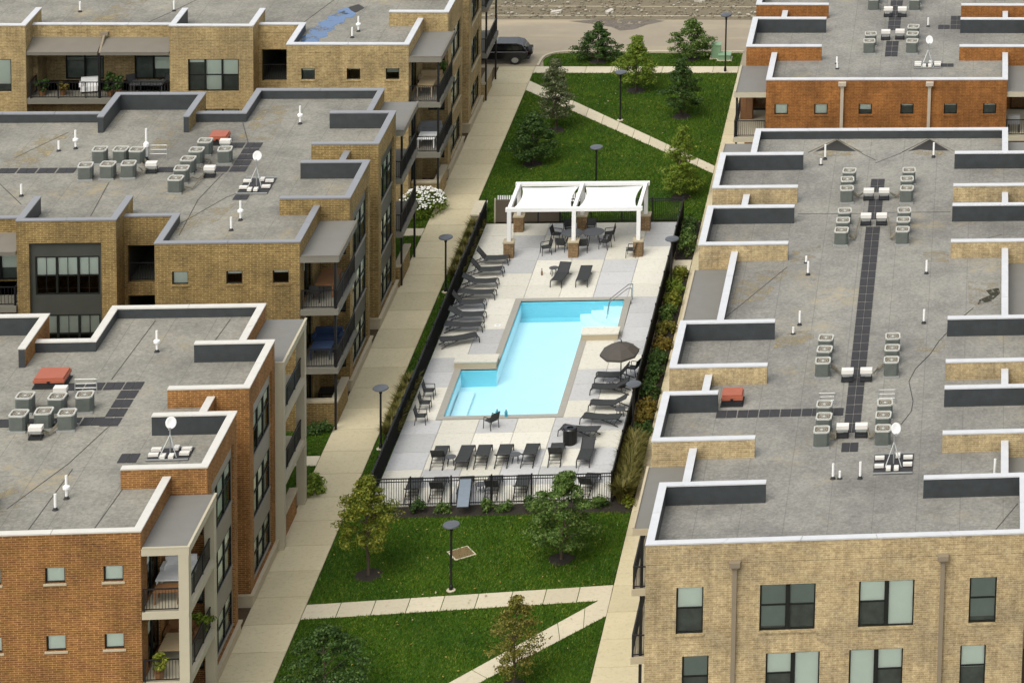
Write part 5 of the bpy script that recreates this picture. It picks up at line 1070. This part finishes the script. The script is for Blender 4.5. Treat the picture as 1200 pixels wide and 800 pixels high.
# satellite dishes on ballast trays
def dish(x, y, w_, d_, label, hz=1.7):
    e = thing('satellite_dish', label, 'satellite dish', (x, y, DECK + 0.004), group='satellite dishes on ballasted trays')
    m = MB(); m.box(-w_ / 2, w_ / 2, -d_ / 2, d_ / 2, 0, 0.03); m.build('tray', 'pad', e)
    m = MB()
    for a in (-d_ / 2 + 0.03, d_ / 2 - 0.03): m.box(-w_ / 2, w_ / 2, a - 0.03, a + 0.03, 0.03, 0.08)
    m.build('tray_frame', 'galvanised', e)
    for i, (a, b) in enumerate(((-0.36, -0.2), (-0.36, 0.2), (-0.12, -0.33), (0.08, -0.33), (0.36, -0.15), (0.36, 0.2), (0.1, 0.3))):
        bw_, bd_ = (0.2, 0.1) if abs(a) > 0.2 else (0.1, 0.16)
        m = MB(); m.box(a * w_ - bw_, a * w_ + bw_, b * d_ - bd_, b * d_ + bd_, 0.085, 0.2); m.build('ballast_block', 'box_beige', e)
    m = MB(); m.tube((0, 0, 0.03), (0, 0, hz - 0.1), 0.032, 8); m.build('mast', 'galvanised', e)
    for s in (-1, 1): m = MB(); m.tube((0.35 * s, -0.45, 0.08), (0, 0, hz * 0.62), 0.022, 6); m.build('strut', 'galvanised', e)
    m = MB(); m.lathe([(0.0, 0.0), (0.1, 0.005), (0.2, 0.025), (0.27, 0.055), (0.28, 0.06), (0.27, 0.07), (0.19, 0.04), (0.0, 0.02)], 20)
    ro = m.build('reflector', 'dish_white', e, smooth=True); ro.location = (0.05, -0.05, hz); ro.rotation_euler = (math.radians(62), 0, math.radians(14)); ro.scale = (0.78, 0.95, 1)
    m = MB(); m.tube((0.05, -0.05, hz - 0.2), (0.08, -0.42, hz - 0.1), 0.014, 5); m.box(0.04, 0.12, -0.48, -0.4, hz - 0.14, hz - 0.05); m.build('feed_arm', 'galvanised', e)
dish(24.5, -16.05, 1.7, 1.9, 'white satellite dish near the front edge of the tan roof', 1.72)
dish(-6.0, -13.4, 1.7, 1.2, 'white satellite dish inside the near bay of the orange roof', 1.5)
dish(-9.15, 16.75, 1.5, 2.2, 'white satellite dish on the amber roof', 1.7)
dish(24.75, 34.9, 1.6, 0.9, 'white satellite dish on the rust roof', 1.65)
def hatch(x0, x1, y0, y1, label, h=0.5):
    cx_, cy_ = (x0 + x1) / 2, (y0 + y1) / 2; a, b = (x1 - x0) / 2, (y1 - y0) / 2
    e = thing('roof_hatch', label, 'roof hatch', (cx_, cy_, DECK + 0.004), group='red roof hatches')
    m = MB(); m.box(-a, a, -b, b, 0, h * 0.55); m.box(-a - 0.08, a + 0.08, -b - 0.08, b + 0.08, 0, 0.05); m.build('curb', 'rubber', e)
    m = MB(); m.box(-a - 0.05, a + 0.05, -b - 0.05, b + 0.05, h * 0.55, h * 0.8); m.hexa([(-a, -b), (a, -b), (a, b), (-a, b)], h * 0.8, h); lo = m.build('lid', 'hatch_red', e)
    m = MB(); m.box(-0.06, 0.06, -b - 0.09, -b - 0.051, h * 0.58, h * 0.72); m.build('handle', 'black_metal', lo)
hatch(16.65, 17.5, -10.0, -9.2, 'red roof hatch left of the pads on the tan roof', 0.55)
hatch(-13.3, -12.1, -6.7, -5.6, 'red roof hatch behind the condensers on the orange roof', 0.5)
hatch(-12.85, -12.0, 22.6, 23.5, 'red roof hatch behind the condensers on the amber roof', 0.5)
wr = [(24.71, -12.2), (25.12, -10.94), (25.17, -9.9), (24.92, -7.84), (25.19, -6.49), (25.83, -4.95), (26.2, -3.55), (27.2, -1.0), (27.8, 0.2)]
m = MB(); m.path([(x - 25, y + 8, 0.015) for x, y in wr], 0.014, 5); o = m.build('roof_cable', 'rubber'); o.location = (25, -8, DECK); tag(o, 'thin black cable winding over the right half of the tan roof', 'cable')
# ------------------------------------------------------------------ planting
NR = np.random.default_rng(11)
def leaf_cloud(centers, radii, n, size, up=0.35, stretch=1.6):
    """n leaf quads scattered round clump centres; returns verts, faces"""
    centers = np.asarray(centers); radii = np.asarray(radii); idx = NR.integers(0, len(centers), n)
    d = NR.normal(size=(n, 3)); d /= np.linalg.norm(d, axis=1)[:, None]
    rr = NR.random(n) ** 0.45
    p = centers[idx] + d * (rr[:, None] * radii[idx])
    nrm = d + np.array([0, 0, up]) + NR.normal(scale=0.5, size=(n, 3)); nrm /= np.linalg.norm(nrm, axis=1)[:, None]
    t = np.cross(nrm, NR.normal(size=(n, 3))); t /= np.linalg.norm(t, axis=1)[:, None]; b = np.cross(nrm, t)
    s = size * (0.6 + 0.8 * NR.random(n))[:, None]
    V = np.stack([p - t * s * stretch * .5, p + b * s * .42, p + t * s * stretch * .5, p - b * s * .42], 1).reshape(-1, 3)
    return V, np.arange(4 * n).reshape(-1, 4)
TREES = []
def tree(x, y, h, z0, rx, ry, mat, n, label, top=0.6, lean=0.0, seed=0, mulch=True, name='young_tree', clumps=64, leaf=0.15, droop=0):
    leaf *= 0.52; n = int(n * 3.0); TREES.append((x, y))
    rg = np.random.default_rng(seed); e = thing(name, label, 'tree', (x, y, -0.015), group='young courtyard trees')
    m = MB(); segs = 6; pts_ = [(0, 0, 0)] + [(lean * (i / segs) + rg.normal() * 0.04, rg.normal() * 0.04, h * 0.86 * i / segs) for i in range(1, segs + 1)]
    r0 = 0.035 + h * 0.009
    for i in range(segs): m.tube(pts_[i], pts_[i + 1], r0 * (1 - i / segs * 0.75), 7, r0 * (1 - (i + 1) / segs * 0.75))
    m.build('trunk', 'bark', e)
    C_, Rd, lm_ = [], [], MB()
    for k in range(clumps):
        t = (k + rg.random()) / clumps; z = z0 + (h - z0) * t
        prof = math.sin(math.pi * (0.12 + 0.88 * t) ** (top * 1.0)) if top > 0 else 1 - t * 0.9
        prof = max(0.13, prof)
        a = k * 2.39996 + rg.normal() * 0.5; q = (0.35 + 0.65 * math.sqrt(rg.random())) * prof * (0.8 + 0.4 * rg.random())
        cx_, cy_ = rx * q * math.cos(a), ry * q * math.sin(a)
        C_.append((cx_ + lean * t, cy_, z - droop * q)); rad = (0.10 + 0.20 * rg.random() ** 1.5) * (0.6 + 0.7 * prof) * min(1.3, rx / 0.8)
        Rd.append((rad * 1.25 + 0.12 * abs(math.cos(a)), rad * 1.25 + 0.12 * abs(math.sin(a)), rad * 0.62))
        if k % 2 == 0:
            tz = max(0.25, z - q * rx * 0.7); i = min(segs - 1, int(tz / (h * 0.86) * segs)); f_ = tz / (h * 0.86) * segs - i
            a_ = Vector(pts_[i]).lerp(Vector(pts_[i + 1]), max(0, min(1, f_))); lm_.tube(a_, C_[-1], r0 * 0.3, 5, r0 * 0.08)
    lm_.build('limbs', 'bark', e)
    V, F = leaf_cloud(C_, Rd, n, leaf); o = link('crown', fast_mesh('crown', V, F, mat), e)
    if mulch:
        m = MB(); k = 14; m.face([(0.62 * (1 + 0.12 * rg.normal()) * math.cos(2 * math.pi * i / k), 0.62 * (1 + 0.12 * rg.normal()) * math.sin(2 * math.pi * i / k), 0.012) for i in range(k)]); m.build('mulch_ring', 'mulch', e)
    return e
tree(0.75, -6.5, 4.85, 1.7, 1.25, 1.4, 'leaf_yellow', 3300, 'yellow green young tree at the near left corner of the fence', 0.75, -0.15, 1, leaf=0.14)
tree(9.15, -5.6, 4.35, 0.9, 1.65, 1.6, 'leaf_mid', 5000, 'broad green young tree in front of the near fence', 0.8, 0.1, 2, leaf=0.15)
tree(8.6, -16.7, 4.3, 0.8, 1.0, 1.0, 'leaf_bronze', 2100, 'bronze leaved young tree between the two near walks', 0.8, 0.15, 3, leaf=0.13)
tree(1.1, -17.6, 3.7, 0.5, 1.6, 1.6, 'leaf_dark', 3000, 'loose green young tree at the bottom edge of the near lawn', 0.75, 0.0, 4, leaf=0.15)
tree(0.85, 43.9, 3.3, 0.5, 1.25, 1.2, 'leaf_dark', 4200, 'dense dark round young tree on the far lawn by the left footpath', 0.8, 0, 5, leaf=0.15)
tree(1.45, 49.6, 4.8, 0.9, 0.95, 0.95, 'leaf_silver', 3600, 'slender silvery young tree on the far lawn by the left footpath', 0.7, -0.1, 6, leaf=0.14)
tree(5.6, 56.7, 3.75, 0.8, 1.3, 1.2, 'leaf_lime', 3800, 'lime green young tree behind the middle lamp of the far lawn', 0.55, 0, 7, leaf=0.14)
tree(8.95, 52.0, 3.95, 0.7, 1.2, 1.15, 'leaf_dark', 3800, 'dark cone shaped young tree on the right of the far lawn', 0.55, 0, 8, leaf=0.14)
tree(2.5, 62.3, 2.7, 0.2, 1.5, 0.95, 'leaf_dark', 3000, 'wide dark young tree on the far grass strip at the left', 0.5, 0, 9, leaf=0.16)
tree(8.5, 62.9, 2.8, 0.3, 1.3, 0.95, 'leaf_mid', 3000, 'round green young tree on the far grass strip at the right', 0.75, 0, 10, leaf=0.15)
tree(10.2, 38.3, 4.5, 0.5, 1.1, 1.1, 'leaf_lime', 4000, 'light green young tree behind the right end of the pergola', 0.55, 0, 12, leaf=0.13)
def shrub(x, y, w_, d_, h, mat, n, label, cat='shrub', seed=0, leaf=0.1, group='shrubs in the planting beds', flowers=0):
    rg = np.random.default_rng(seed); e = thing('shrub' if not flowers else 'flowering_shrub', label, cat, (x, y, -0.01), group=group)
    C_, Rd = [], []
    for k in range(max(9, int(26 * w_ * d_))):
        a = rg.random() * 6.283; q = math.sqrt(rg.random()); zz = h * (0.25 + 0.55 * rg.random()) * (1.05 - 0.55 * q * q)
        C_.append((w_ / 2 * q * math.cos(a), d_ / 2 * q * math.sin(a), zz)); s = 0.13 + 0.14 * rg.random(); Rd.append((s, s, s * 1.1))
    V, F = leaf_cloud(C_, Rd, n, leaf, up=0.6); V[:, 2] = np.maximum(V[:, 2], 0.01); link('foliage', fast_mesh('foliage', V, F, mat), e)
    m = MB()
    for k in range(7): c = C_[k]; m.tube((c[0] * 0.2, c[1] * 0.2, 0), c, 0.014, 5, 0.006)
    m.build('stems', 'bark', e)
    if flowers:
        C2 = np.array([(w_ / 2 * 0.95 * math.sqrt(rg.random()) * math.cos(t), 0, 0) for t in rg.random(flowers) * 6.283]); a = rg.random(flowers) * 6.283; q = np.sqrt(rg.random(flowers))
        m = MB()
        for k in range(flowers):
            px, py = w_ / 2 * 0.97 * q[k] * math.cos(a[k]), d_ / 2 * 0.97 * q[k] * math.sin(a[k]); pz = h * (1.04 - 0.45 * q[k] ** 2) + rg.normal() * 0.05; r_ = 0.045 + 0.035 * rg.random()
            m.lathe([(0.02, pz - r_ * 0.4), (r_, pz), (r_ * 0.7, pz + r_ * 0.5), (0, pz + r_ * 0.65)], 6, (px, py))
        tag(m.build('flower_heads', 'petal_white', e), kind='stuff')
    return e
def ograss(x, y, r_, h, mat, n, label, seed=0, group='ornamental grasses along the fences'):
    rg = np.random.default_rng(seed); e = thing('ornamental_grass', label, 'grass plant', (x, y, -0.01), group=group)
    a = rg.random(n) * 6.283; b0 = rg.random(n) * r_ * 0.35; L = h * (0.6 + 0.5 * rg.random(n)); out = r_ * (0.3 + 0.9 * rg.random(n)); wd = 0.012 + 0.012 * rg.random(n)
    ca, sa = np.cos(a), np.sin(a); P0 = np.stack([b0 * ca, b0 * sa, 0 * a], 1); P1 = np.stack([(b0 + out * .4) * ca, (b0 + out * .4) * sa, L * .7], 1); P2 = np.stack([(b0 + out) * ca, (b0 + out) * sa, L * (0.75 + 0.25 * rg.random(n))], 1)
    side = np.stack([-sa, ca, 0 * a], 1) * wd[:, None]
    V = np.stack([P0 - side, P0 + side, P1 + side, P1 - side, P2 + side * .3, P2 - side * .3], 1).reshape(-1, 3)
    k = np.arange(n)[:, None] * 6; F = np.concatenate([k + np.array([[0, 1, 2, 3]]), k + np.array([[3, 2, 4, 5]])], 0)
    link('blades', fast_mesh('blades', V, F, mat), e)
    m = MB(); m.lathe([(r_ * 0.3, 0), (r_ * 0.22, 0.07), (0, 0.1)], 9); m.build('clump_base', 'soil', e)
shrub(-3.35, 1.75, 1.1, 1.6, 0.95, 'leaf_lime', 1500, 'yellow green shrub by the left footpath beside the near patio wall', seed=21)
shrub(-4.35, 36.6, 2.7, 3.2, 1.25, 'leaf_lime', 2600, 'large white flowering shrub by the left footpath', 'shrub', 22, group='shrubs by the left footpath', flowers=300)
shrub(-4.4, 20.6, 0.7, 0.5, 0.5, 'leaf_dark', 300, 'tiny dark shrub in the gap of the amber building', seed=23)
shrub(-4.4, 8.1, 1.4, 0.7, 0.6, 'leaf_dark', 700, 'low dark hedge in front of the amber patio wall', seed=25, group='shrubs by the left footpath')
shrub(-4.3, -21.6, 1.5, 0.9, 1.0, 'leaf_lime', 900, 'light green shrub at the foot of the near left balconies', seed=26, group='shrubs by the left footpath')
for i, (x, y, w_, d_, h, mt, lb) in enumerate(((11.3, 32.4, 0.95, 2.6, 1.5, 'leaf_dark', 'tall dark shrub at the far end of the right bed'), (11.35, 30.2, 0.95, 2.2, 1.6, 'leaf_mid', 'bushy green shrub just beyond the crossing slab'),
        (11.3, 26.4, 0.9, 1.5, 0.8, 'leaf_yellow', 'yellowish shrub just in front of the crossing slab'), (11.25, 24.6, 0.95, 1.7, 0.9, 'leaf_lime', 'light green shrub beside the far lamp of the right bed'), (11.3, 22.8, 0.95, 1.7, 0.9, 'leaf_yellow', 'yellow green shrub level with the pool steps'), (11.25, 21.0, 0.95, 1.7, 0.9, 'leaf_mid', 'green shrub in the right bed behind the umbrella'),
        (11.35, 19.2, 0.9, 1.4, 0.75, 'leaf_bronze', 'bronze shrub in the right bed level with the corner wall'), (11.4, 17.2, 0.9, 1.4, 0.7, 'leaf_orange', 'orange yellow shrub in the right bed, far one'), (11.3, 15.2, 0.95, 1.6, 0.95, 'leaf_dark', 'dark round shrub in the right bed, farther of three'), (11.3, 13.4, 0.95, 1.6, 0.95, 'leaf_dark', 'dark round shrub in the right bed level with the umbrella'), (11.3, 11.6, 0.95, 1.6, 0.9, 'leaf_dark', 'dark round shrub in the right bed, nearer of three'),
        (11.35, 9.6, 0.9, 1.3, 0.75, 'leaf_orange', 'bright orange yellow shrub in the middle of the right bed'), (11.35, 8.3, 0.95, 1.3, 0.8, 'leaf_orange', 'bright orange yellow shrub above the nearest lamp of the right bed'), (11.35, 7.1, 0.95, 1.3, 0.75, 'leaf_dark', 'dark shrub beside the near lamp of the right bed'))):
    shrub(x, y, w_, d_, h, mt, 950, lb, seed=40 + i, leaf=0.09)
for i in range(7):
    ograss(11.25 + 0.1 * (i % 2), 5.0 - 0.85 * i, 0.62, 1.15, 'blade_gold', 620, '%s golden grass clump from the lamp in the near part of the right bed' % ORD[i], 60 + i)
    shrub(11.55 - 0.15 * (i % 2), 4.6 - 0.85 * i, 0.6, 0.7, 0.55, 'leaf_bronze' if i % 3 else 'leaf_yellow', 320, '%s low bronze shrub behind the golden grasses of the right bed' % ORD[i], seed=80 + i, leaf=0.08)
gy = [33.0, 31.6, 30.2, 28.9, 27.6, 26.3, 12.6, 11.5, 10.4, 9.3, 8.2, 7.1]
for i, y in enumerate(gy): ograss(-0.78, y, 0.5, 0.95, 'blade_gold', 480, '%s golden grass clump from the pergola along the left fence' % ORD[i], 100 + i)
for i, (x, w_, mt) in enumerate(((0.4, 0.7, 'leaf_dark'), (1.9, 0.6, 'leaf_dark'), (3.0, 0.6, 'leaf_mid'), (4.9, 0.8, 'leaf_mid'), (5.9, 0.7, 'leaf_mid'), (7.0, 0.7, 'leaf_dark'), (10.2, 0.8, 'leaf_dark'))):
    shrub(x, -0.6, w_, 0.6, 0.55 + 0.2 * (i % 2), mt, 420, '%s small shrub from the left in the bed outside the near fence' % ORD[i], seed=120 + i, leaf=0.08)
# turf: tufts over every lawn, one mass
def turf():
    rects = LAWNS + [(-0.8, 11.8, 61.4, 63.9)]
    walks = [((-1.42, -10.32), (11.82, -9.55), (11.82, -8.2), (-1.42, -9.05)), ((4.8, -18.9), (11.82, -10.94), (11.82, -8.95), (3.6, -18.9)), ((-1.42, 56.85), (11.82, 42.1), (11.82, 43.3), (-1.42, 58.6))]
    P = []
    for (x0, x1, y0, y1) in rects:
        y0 = max(y0, -19.5); n = int((x1 - x0) * (y1 - y0) * 330)
        if n > 0: P.append(np.stack([x0 + 0.03 + (x1 - x0 - 0.06) * NR.random(n), y0 + (y1 - y0) * NR.random(n)], 1))
    P = np.concatenate(P); keep = np.ones(len(P), bool)
    for q in walks:
        ins = np.ones(len(P), bool)
        for i in range(4):
            a, b = np.array(q[i]), np.array(q[(i + 1) % 4]); ins &= ((b[0] - a[0]) * (P[:, 1] - a[1]) - (b[1] - a[1]) * (P[:, 0] - a[0])) > -0.02
        keep &= ~ins
    for (tx, ty) in TREES: keep &= (P[:, 0] - tx) ** 2 + (P[:, 1] - ty) ** 2 > 0.33
    P = P[keep]; n = len(P); a = NR.random(n) * 6.283; h = 0.05 + 0.07 * NR.random(n) ** 2; wd = 0.012 + 0.02 * NR.random(n)
    ln = NR.normal(scale=0.04, size=(n, 2)) + np.array([0.015, 0.01])
    c, s = np.cos(a) * wd, np.sin(a) * wd; z = np.full(n, -0.015)
    V = np.stack([np.stack([P[:, 0] - c, P[:, 1] - s, z], 1), np.stack([P[:, 0] + c, P[:, 1] + s, z], 1), np.stack([P[:, 0] + ln[:, 0], P[:, 1] + ln[:, 1], z + h], 1)], 1).reshape(-1, 3)
    o = link('turf', fast_mesh('turf', V, np.arange(3 * n).reshape(-1, 3), 'blade_lawn', nper=3)); tag(o, 'short green turf of the courtyard lawns', 'grass', kind='stuff')
turf()
# yellowed leaves blown over the grass and bed edges
n_ = 300; fx = NR.uniform(-1.2, 11.6, n_); fy = np.where(NR.random(n_) < 0.5, NR.uniform(-17, -1.3, n_), NR.uniform(35, 60, n_)); 
fc = np.stack([fx, fy, np.full(n_, 0.06)], 1); V, F = leaf_cloud(fc, np.full((n_, 3), 0.02), n_, 0.07, up=3.0); tag(link('fallen_leaves', fast_mesh('fallen_leaves', V, F, 'fallen')), 'yellowed leaves scattered on the lawns', 'leaves', kind='stuff')
# rubble strewn over the lot
def rubble(name, n, box_, mat, smin, smax, label):
    m = MB(); rg = random.Random(5)
    for i in range(n):
        x, y = rg.uniform(box_[0], box_[1]), rg.uniform(box_[2], box_[3]); s = rg.uniform(smin, smax); k = 5; a0 = rg.random() * 6
        m.hexa([(x + s * rg.uniform(.6, 1.2) * math.cos(a0 + 6.283 * j / k), y + s * rg.uniform(.6, 1.2) * math.sin(a0 + 6.283 * j / k)) for j in range(k)], -0.05, s * rg.uniform(0.3, 0.9))
    tag(m.build(name, mat), label, 'rubble', kind='stuff')
rubble('rubble', 2600, (-12, 20, 71.2, 84), 'rock', 0.04, 0.14, 'brown rubble strewn over the gravel lot')
rubble('pale_rubble', 260, (-12, 20, 71.4, 84), 'rock_white', 0.04, 0.13, 'pale stones strewn over the gravel lot')
for i, (x, y, l, a) in enumerate(((-1.6, 72.3, 'pale broken slab at the left of the lot', 0.5), (2.0, 72.4, 'upright pale stone at the lot edge', 1.2), (8.0, 75.0, 'pale broken slab at the right of the lot', 0.2), (0.3, 75.3, 'pale broken slab at the back left of the lot', 0.1))):
    e = thing('broken_slab', l, 'stone', (x, y, -0.03), a, group='broken slabs on the lot'); m = MB(); m.hexa([(-0.45, -0.15), (0.3, -0.2), (0.5, 0.1), (-0.2, 0.2)], 0, 0.18); m.build('slab', 'rock_white', e); m = MB(); m.hexa([(-0.1, -0.3), (0.1, -0.32), (0.15, -0.18), (-0.12, -0.2)], 0, 0.1); m.build('chip', 'rock_white', e)
# ------------------------------------------------------------------ things on the balconies
def sofa(x, y, z, rz, label, mat='leather_tan', L=1.3):
    e = thing('balcony_sofa', label, 'sofa', (x, y, z), rz, group='balcony furniture'); m = MB(); m.box(-L / 2, L / 2, -0.35, 0.35, 0.12, 0.42); m.build('seat', mat, e)
    m = MB(); m.box(-L / 2, L / 2, 0.22, 0.38, 0.42, 0.8); m.build('backrest', mat, e)
    for s in (-1, 1): m = MB(); m.box(s * L / 2 - 0.08, s * L / 2 + 0.08, -0.35, 0.21, 0.42, 0.6); m.build('arm', mat, e)
    for s in (-1, 1):
        for t in (-1, 1): m = MB(); m.box(s * (L / 2 - 0.1) - 0.03, s * (L / 2 - 0.1) + 0.03, t * 0.28 - 0.03, t * 0.28 + 0.03, 0, 0.12); m.build('leg', 'black_metal', e)
def btable(x, y, z, label, mat='wood_brown', a=0.55, b=0.4, h=0.6):
    e = thing('balcony_table', label, 'table', (x, y, z), 0, group='balcony furniture'); m = MB(); m.box(-a, a, -b, b, h - 0.05, h); m.build('table_top', mat, e)
    for s in (-1, 1):
        for t in (-1, 1): m = MB(); m.box(s * (a - 0.06) - 0.03, s * (a - 0.06) + 0.03, t * (b - 0.06) - 0.03, t * (b - 0.06) + 0.03, 0, h - 0.05); m.build('leg', mat, e)
def planter(x, y, z, label, h=0.9, mat='leaf_mid', seed=1, n=420):
    e = thing('potted_plant', label, 'plant', (x, y, z), 0, group='balcony plants'); m = MB(); m.lathe([(0.15, 0), (0.2, 0.32), (0.22, 0.34), (0.18, 0.33)], 12); m.build('pot', 'wood_brown', e)
    rg = np.random.default_rng(seed); C_ = [(rg.normal() * 0.14, rg.normal() * 0.14, 0.4 + rg.random() * (h - 0.4)) for k in range(9)]
    V, F = leaf_cloud(C_, [(0.16, 0.16, 0.15)] * 9, n, 0.09); link('foliage', fast_mesh('foliage', V, F, mat), e)
f3, f2, f1 = FLOORS[2] + 0.005, FLOORS[1] + 0.005, 0.0
btable(-4.55, -19.2, f3, 'white low table on the top near left balcony', 'white_paint'); sofa(-4.5, -18.2, f3, 0, 'pale sofa on the top near left balcony', 'white_paint', 1.2); btable(-4.45, -20.2, f3, 'dark wood table on the top near left balcony', 'wood_brown', 0.5, 0.35)
btable(-4.5, -19.0, f2, 'tan table on the second near left balcony', 'leather_tan', 0.5, 0.7, 0.65); sofa(-4.5, -17.8, f2, 0, 'brown sofa on the second near left balcony', 'wood_brown', 1.2); planter(-3.85, -17.6, f2, 'leafy potted plant on the second near left balcony', 1.2, 'leaf_lime', 3)
planter(-4.7, -20.75, f2, 'leafy potted plant behind the second near left railing', 1.0, 'leaf_yellow', 4, 600)
btable(-4.4, 10.6, f3, 'orange brown table on the top amber balcony', 'wood_brown', 0.45, 1.0, 0.7); chair(-4.7, 9.3, 80, 'dark chair on the top amber balcony', f3, 'balcony furniture')
sofa(-4.5, 11.0, f2, 0, 'blue cushioned sofa on the second amber balcony', 'cushion_blue', 1.3); btable(-4.5, 9.6, f2, 'blue draped table on the second amber balcony', 'cushion_blue', 0.5, 0.5)
chair(-4.4, 10.5, 70, 'dark chair on the ground floor amber patio', 0.01, 'balcony furniture'); btable(-4.5, 11.6, 0.0, 'low dark table on the ground floor amber patio', 'black_metal')
btable(-4.5, 38.6, f3, 'pale table on the top buff balcony', 'leather_tan', 0.45, 0.6, 0.7); sofa(-4.5, 40.2, f3, 0, 'yellowish sofa on the top buff balcony', 'leather_tan', 1.2); planter(-3.9, 40.9, f3, 'green plant in the corner of the top buff balcony', 1.2, 'leaf_mid', 7)
btable(-4.4, 38.5, f2, 'white table on the second buff balcony', 'white_paint', 0.5, 0.6); sofa(-4.5, 40.0, f2, 0, 'grey sofa on the second buff balcony', 'grill_grey', 1.2); chair(-4.4, 39.3, 60, 'dark chair on the ground floor buff patio', 0.01, 'balcony furniture')
e = thing('egg_chair', 'round wicker chair on the ground floor buff patio', 'chair', (-4.2, 38.7, 0.0)); m = MB(); m.lathe([(0.35, 0), (0.1, 0.1), (0.1, 0.25)], 12); m.build('base', 'black_metal', e); m = MB(); m.lathe([(0.1, 0.25), (0.42, 0.4), (0.55, 0.7), (0.45, 0.72), (0.3, 0.45), (0.0, 0.38)], 16); m.build('shell', 'grill_grey', e)
for i, (x, y, l) in enumerate(((-24.9, 39.9, 'yellow potted plant on the awning balcony'), (-26.0, 39.8, 'dark potted plant at the left end of the awning balcony'), (-22.3, 39.7, 'large dark potted plant by the middle post of the awning balcony'), (-21.9, 39.9, 'second large dark potted plant by the middle post of the awning balcony'))): planter(x, y, 6.09, l, 0.9 if i < 2 else 1.3, 'leaf_orange' if i == 0 else 'leaf_dark', 20 + i, 420 if i < 2 else 700)
sofa(-23.6, 40.4, 6.09, 0.2, 'white lounge seat on the awning balcony', 'white_paint', 0.9); btable(-20.3, 40.0, 6.09, 'long dark table on the awning balcony', 'table_top', 0.9, 0.4, 0.7); chair(-21.3, 40.6, -60, 'dark chair left of the long table on the awning balcony', 6.09, 'balcony furniture'); chair(-19.5, 40.6, -120, 'dark chair right of the long table on the awning balcony', 6.09, 'balcony furniture')
e = thing('gas_grill', 'grey barbecue grill on the far right balcony', 'grill', (29.95, 32.0, f3)); m = MB(); m.box(-0.35, 0.35, -0.22, 0.22, 0.55, 0.8); m.build('firebox', 'grill_grey', e); m = MB(); m.hexa([(-0.35, -0.2), (0.35, -0.2), (0.33, 0.2), (-0.33, 0.2)], 0.8, 1.05); m.build('hood', 'galvanised', e)
for s in (-1, 1): m = MB(); m.box(s * 0.3 - 0.03, s * 0.3 + 0.03, -0.18, 0.18, 0, 0.55); m.build('leg', 'black_metal', e)
e = thing('storage_cabinet', 'brown cabinet on the balcony of the rust building at the left', 'cabinet', (14.3, 34.6, f3)); m = MB(); m.box(-0.35, 0.35, -0.4, 0.4, 0, 1.7); m.build('body', 'wood_brown', e); m = MB(); m.box(0.02, 0.34, -0.42, -0.401, 0.05, 1.65); m.box(-0.34, -0.02, -0.42, -0.401, 0.05, 1.65); m.build('doors', 'wood_brown', e)
